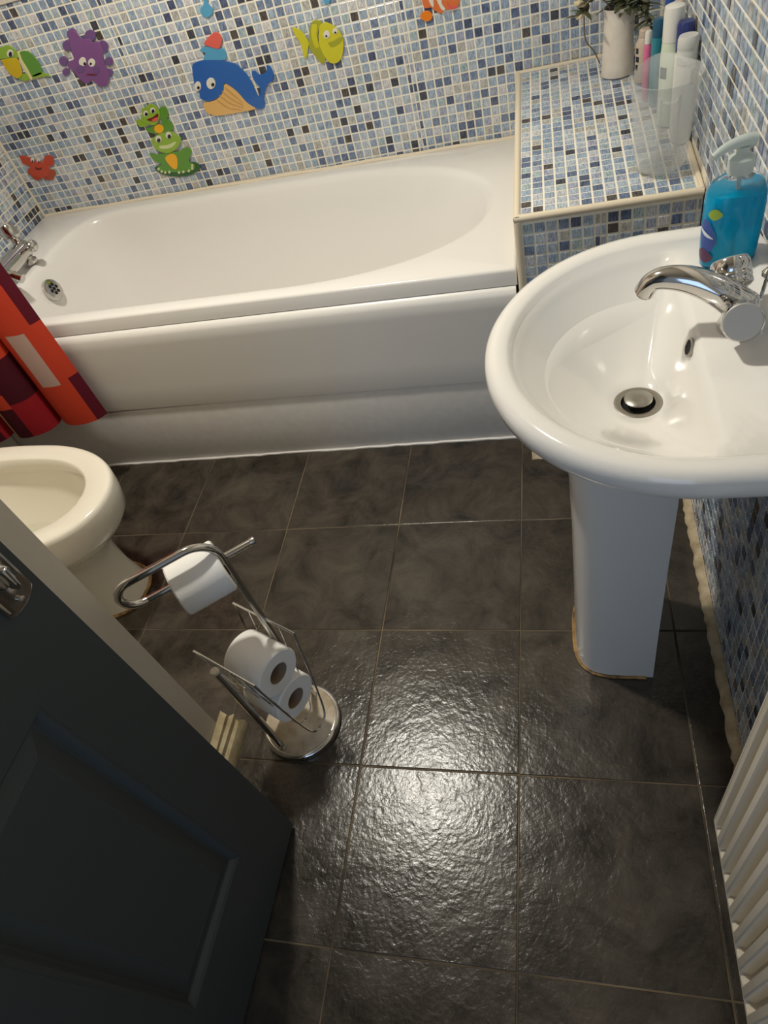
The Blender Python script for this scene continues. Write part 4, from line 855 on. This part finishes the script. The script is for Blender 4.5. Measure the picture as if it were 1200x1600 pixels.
def bottle(name, label, c, prof, matl, cap=None, capm=None, sx=1.0, sy=1.0, band=None):
    r = thing(name, label, 'bottle', c, 'toiletries on the ledge')
    MB().lathe(prof, c, 28, sx=sx, sy=sy).build('body', matl, r)
    if cap: MB().lathe(cap, c, 28, sx=sx, sy=sy).build('cap', capm, r)
    if band:
        for (r0, h0, h1, a0, a1, bmt) in band:
            m = MB(); L_ = []
            for k in range(9):
                a = lerp(a0, a1, k/8); L_.append([Vector(c)+Vector((q*sx*math.cos(a), q*sy*math.sin(a), h)) for q, h in ((r0,h0),(r0+0.0006,h0),(r0+0.0006,h1),(r0,h1))])
            m.loft(L_, True, True); m.build('label_print', bmt, r)
    return r
def at(x, y): return Vector((x, y, lz_at(y)+0.001))
M_pgreen = mat('pale_green_plastic', (208,218,196), 0.3); M_pwhite = mat('white_plastic', (222,220,212), 0.3); M_teal = mat('teal_plastic', (40,124,140), 0.2, coat=0.2); M_pink = mat('pink_plastic', (214,110,150), 0.3)
M_navy = mat('navy_plastic', (40,52,110), 0.3); M_beige = mat('beige_plastic', (206,188,170), 0.35); M_brown = mat('amber_plastic', (150,104,76), 0.3); M_bcap = mat('blue_plastic', (44,84,160), 0.3); M_ink = mat('dark_print', (38,40,48), 0.6); M_greyp = mat('grey_plastic', (150,152,148), 0.35)
bottle('shampoo_bottle', 'tall pale green-white shampoo bottle behind the measuring jug', at(1.711,0.615), [(0.021,0),(0.0225,0.003),(0.0225,0.14),(0.021,0.160),(0.0205,0.167)], M_pgreen, [(0.0208,0.1675),(0.0208,0.218),(0.0195,0.229),(0.010,0.233)], M_pwhite, 1.0, 1.15, [(0.0227,0.10,0.122,3.5,4.2,M_ink)])
bottle('lotion_bottle', 'short white bottle with ribbed cap against the right wall', at(1.7275,0.52), [(0.018,0),(0.020,0.003),(0.020,0.148),(0.018,0.155)], M_pwhite, [(0.0205,0.1555),(0.0205,0.178),(0.0198,0.180),(0.0205,0.182),(0.0205,0.198),(0.018,0.204)], mat('pearl_plastic',(206,206,200),0.3), band=[(0.0201,0.115,0.146,5.1,5.6,M_greyp)])
bottle('shower_gel_bottle', 'slim teal bottle left of the tall pale shampoo bottle', at(1.696,0.72), [(0.013,0),(0.0145,0.003),(0.0145,0.135),(0.0135,0.142)], M_teal, [(0.0135,0.1425),(0.0135,0.172),(0.011,0.177)], mat('deep_teal_plastic',(34,84,112),0.25))
bottle('slim_bottle', 'narrow pink bottle squeezed beside the teal one', at(1.679,0.755), [(0.008,0),(0.0095,0.003),(0.0095,0.112),(0.007,0.119)], M_pink, [(0.0075,0.1195),(0.0075,0.142),(0.006,0.145)], M_pwhite)
bottle('cream_bottle', 'squat beige bottle with dark lettering beside the pitcher', at(1.683,0.862), [(0.018,0),(0.020,0.003),(0.020,0.085),(0.012,0.098)], M_beige, [(0.013,0.0985),(0.013,0.112),(0.010,0.115)], M_beige, band=[(0.0201,0.030+0.018*k,0.042+0.018*k,3.5,3.9+0.12*(k % 2),M_ink) for k in range(3)])
bottle('conditioner_bottle', 'navy-capped bottle hidden behind the short white one', at(1.730,0.575), [(0.016,0),(0.0175,0.003),(0.0175,0.150),(0.016,0.157)], M_pwhite, [(0.0178,0.1575),(0.0178,0.206),(0.015,0.211)], M_navy)
bottle('oil_bottle', 'amber bottle at the back between two taller ones', at(1.731,0.70), [(0.015,0),(0.0165,0.003),(0.0165,0.130),(0.010,0.143)], M_brown, [(0.011,0.1435),(0.011,0.205),(0.009,0.209)], M_beige)
bottle('spray_bottle', 'blue-topped bottle behind the tall pale shampoo bottle', at(1.727,0.775), [(0.017,0),(0.0185,0.003),(0.0185,0.150),(0.012,0.163)], M_pwhite, [(0.0135,0.1635),(0.0135,0.205),(0.010,0.209)], M_bcap)

# ================================================================== SOAP PUMP ON THE BASIN
M_soapclear = mat('clear_bottle', (245,250,252), 0.04, trans=1.0, ior=1.16, spec=0.6); M_soap = mat('blue_liquid_soap', (0,186,236), 0.06, trans=0.3, ior=1.3); M_pump = mat('translucent_pump', (216,226,222), 0.3, trans=0.35, ior=1.3)
S0 = Vector((1.690, -0.175, 0.7885+0.0008)); soap = thing('soap_dispenser', 'clear pump bottle of bright blue liquid soap on the basin', 'soap dispenser', S0)
def sl(hx, hy, h, n=36, e=2.6):
    out = []
    for i in range(n):
        a = 2*math.pi*i/n; c, s_ = math.cos(a), math.sin(a); r = 1/((abs(c)**e+abs(s_)**e)**(1/e)); out.append(S0+Vector((hx*r*c, hy*r*s_, h)))
    return out
body = [(0.033,0.020,0.0),(0.0365,0.0235,0.004),(0.038,0.025,0.02),(0.039,0.0255,0.05),(0.0395,0.026,0.09),(0.038,0.0255,0.106),(0.032,0.022,0.119),(0.020,0.017,0.126),(0.0145,0.0145,0.129),(0.0145,0.0145,0.137)]
m = MB(); m.loft([sl(*b_) for b_ in body], True, True); m.build('bottle', M_soapclear, soap, angle=60)
m = MB(); m.loft([sl(a-0.0022, b_-0.0022, h_) for a, b_, h_ in [(0.033,0.020,0.003)]+body[1:6]+[(0.0365,0.0245,0.1075)]], True, True); m.build('liquid', M_soap, soap, angle=60)
p_ = MB().lathe([(0.0165,0.132),(0.0165,0.150),(0.013,0.153),(0.008,0.155),(0.008,0.164)], S0, 24).build('pump_collar', M_pump, soap)
MB().tube(catmull([S0+Vector(q) for q in ((0.012,0.004,0.168),(0,0,0.171),(-0.022,-0.006,0.168),(-0.038,-0.011,0.160))],5), 0.006, 12, radii=[lerp(0.0095,0.0045,i/15) for i in range(16)]).build('pump_nozzle', M_pump, p_)
MB().tube([S0+Vector((0,0,0.132)), S0+Vector((0.004,0,0.015))], 0.0028, 8).build('dip_tube', M_pump, soap)
M_lab = mat('label_blue', (58,84,160), 0.4); M_lab2 = mat('label_green', (150,176,60), 0.4); M_lab3 = mat('label_grape', (92,52,86), 0.4); M_labw = mat('label_white', (210,222,236), 0.4)
def decal(name, pts, matl, dx=0.0008):
    """flat print wrapped on the left-front shoulder of the bottle; pts in (angle, height)"""
    def onb(a, h):
        k = 0
        while k < len(body)-2 and body[k+1][2] < h: k += 1
        t = (h-body[k][2])/max(1e-6, body[k+1][2]-body[k][2]); hx, hy = lerp(body[k][0],body[k+1][0],t)+dx, lerp(body[k][1],body[k+1][1],t)+dx
        c, s_ = math.cos(a), math.sin(a); r = 1/((abs(c)**2.6+abs(s_)**2.6)**(1/2.6)); return S0+Vector((hx*r*c, hy*r*s_, h))
    (a0, a1, h0, h1, slant) = pts; m = MB(); L_ = []
    for k in range(9):
        t = k/8; a = lerp(a0, a1, t); hh = math.sin(math.pi*min(0.97, 0.06+0.88*t))
        mid = (h0+h1)/2+slant*(t-0.5); L_.append([onb(a, lerp(mid, h0+slant*(t-0.5), hh)), onb(a, mid), onb(a, lerp(mid, h1+slant*(t-0.5), hh))])
    m.loft(L_, closed=False); m.build(name, matl, soap)
decal('label', (3.25, 4.15, 0.026, 0.078, -0.01), M_lab); decal('label_emblem', (3.75, 4.25, 0.078, 0.094, 0), M_lab2, 0.001); decal('label_picture', (3.3, 4.1, 0.012, 0.034, -0.004), M_lab3, 0.0012); decal('label_stripe', (3.3, 4.05, 0.054, 0.060, -0.012), M_labw, 0.0014)

# ================================================================== SMALL THINGS
bl = MB(); rr_ = random.Random(5); L_ = []
for k in range(5):
    t = k/4; L_.append([Vector((1.362+0.055*t+rr_.uniform(-.004,.004)*(0 < k < 4), y_+rr_.uniform(-.006,.006), z_)) for y_, z_ in ((0.218+0.012*t,0.0),(0.290,0.0),(0.288,0.017-0.006*t),(0.228+0.012*t,0.014-0.005*t))])
bl.loft(L_, True, True); o = bl.build('plaster_lump', M_mortar)
props(o, 'small pale lump of filler on the floor at the ledge corner', 'filler lump')
# ceiling lamp that gives the room its light
lampo = thing('ceiling_lamp', 'small round ceiling lamp above the bath front', 'lamp', (LAMP[0], LAMP[1], ZC-0.02))
MB().lathe([(0.05,0.0),(0.05,0.018),(0.04,0.0195)], (LAMP[0], LAMP[1], ZC-0.02), 28).build('rose', M_pwhite, lampo)
lo.parent = lampo; lo.location = (0, 0, LAMP[2]-(ZC-0.02))
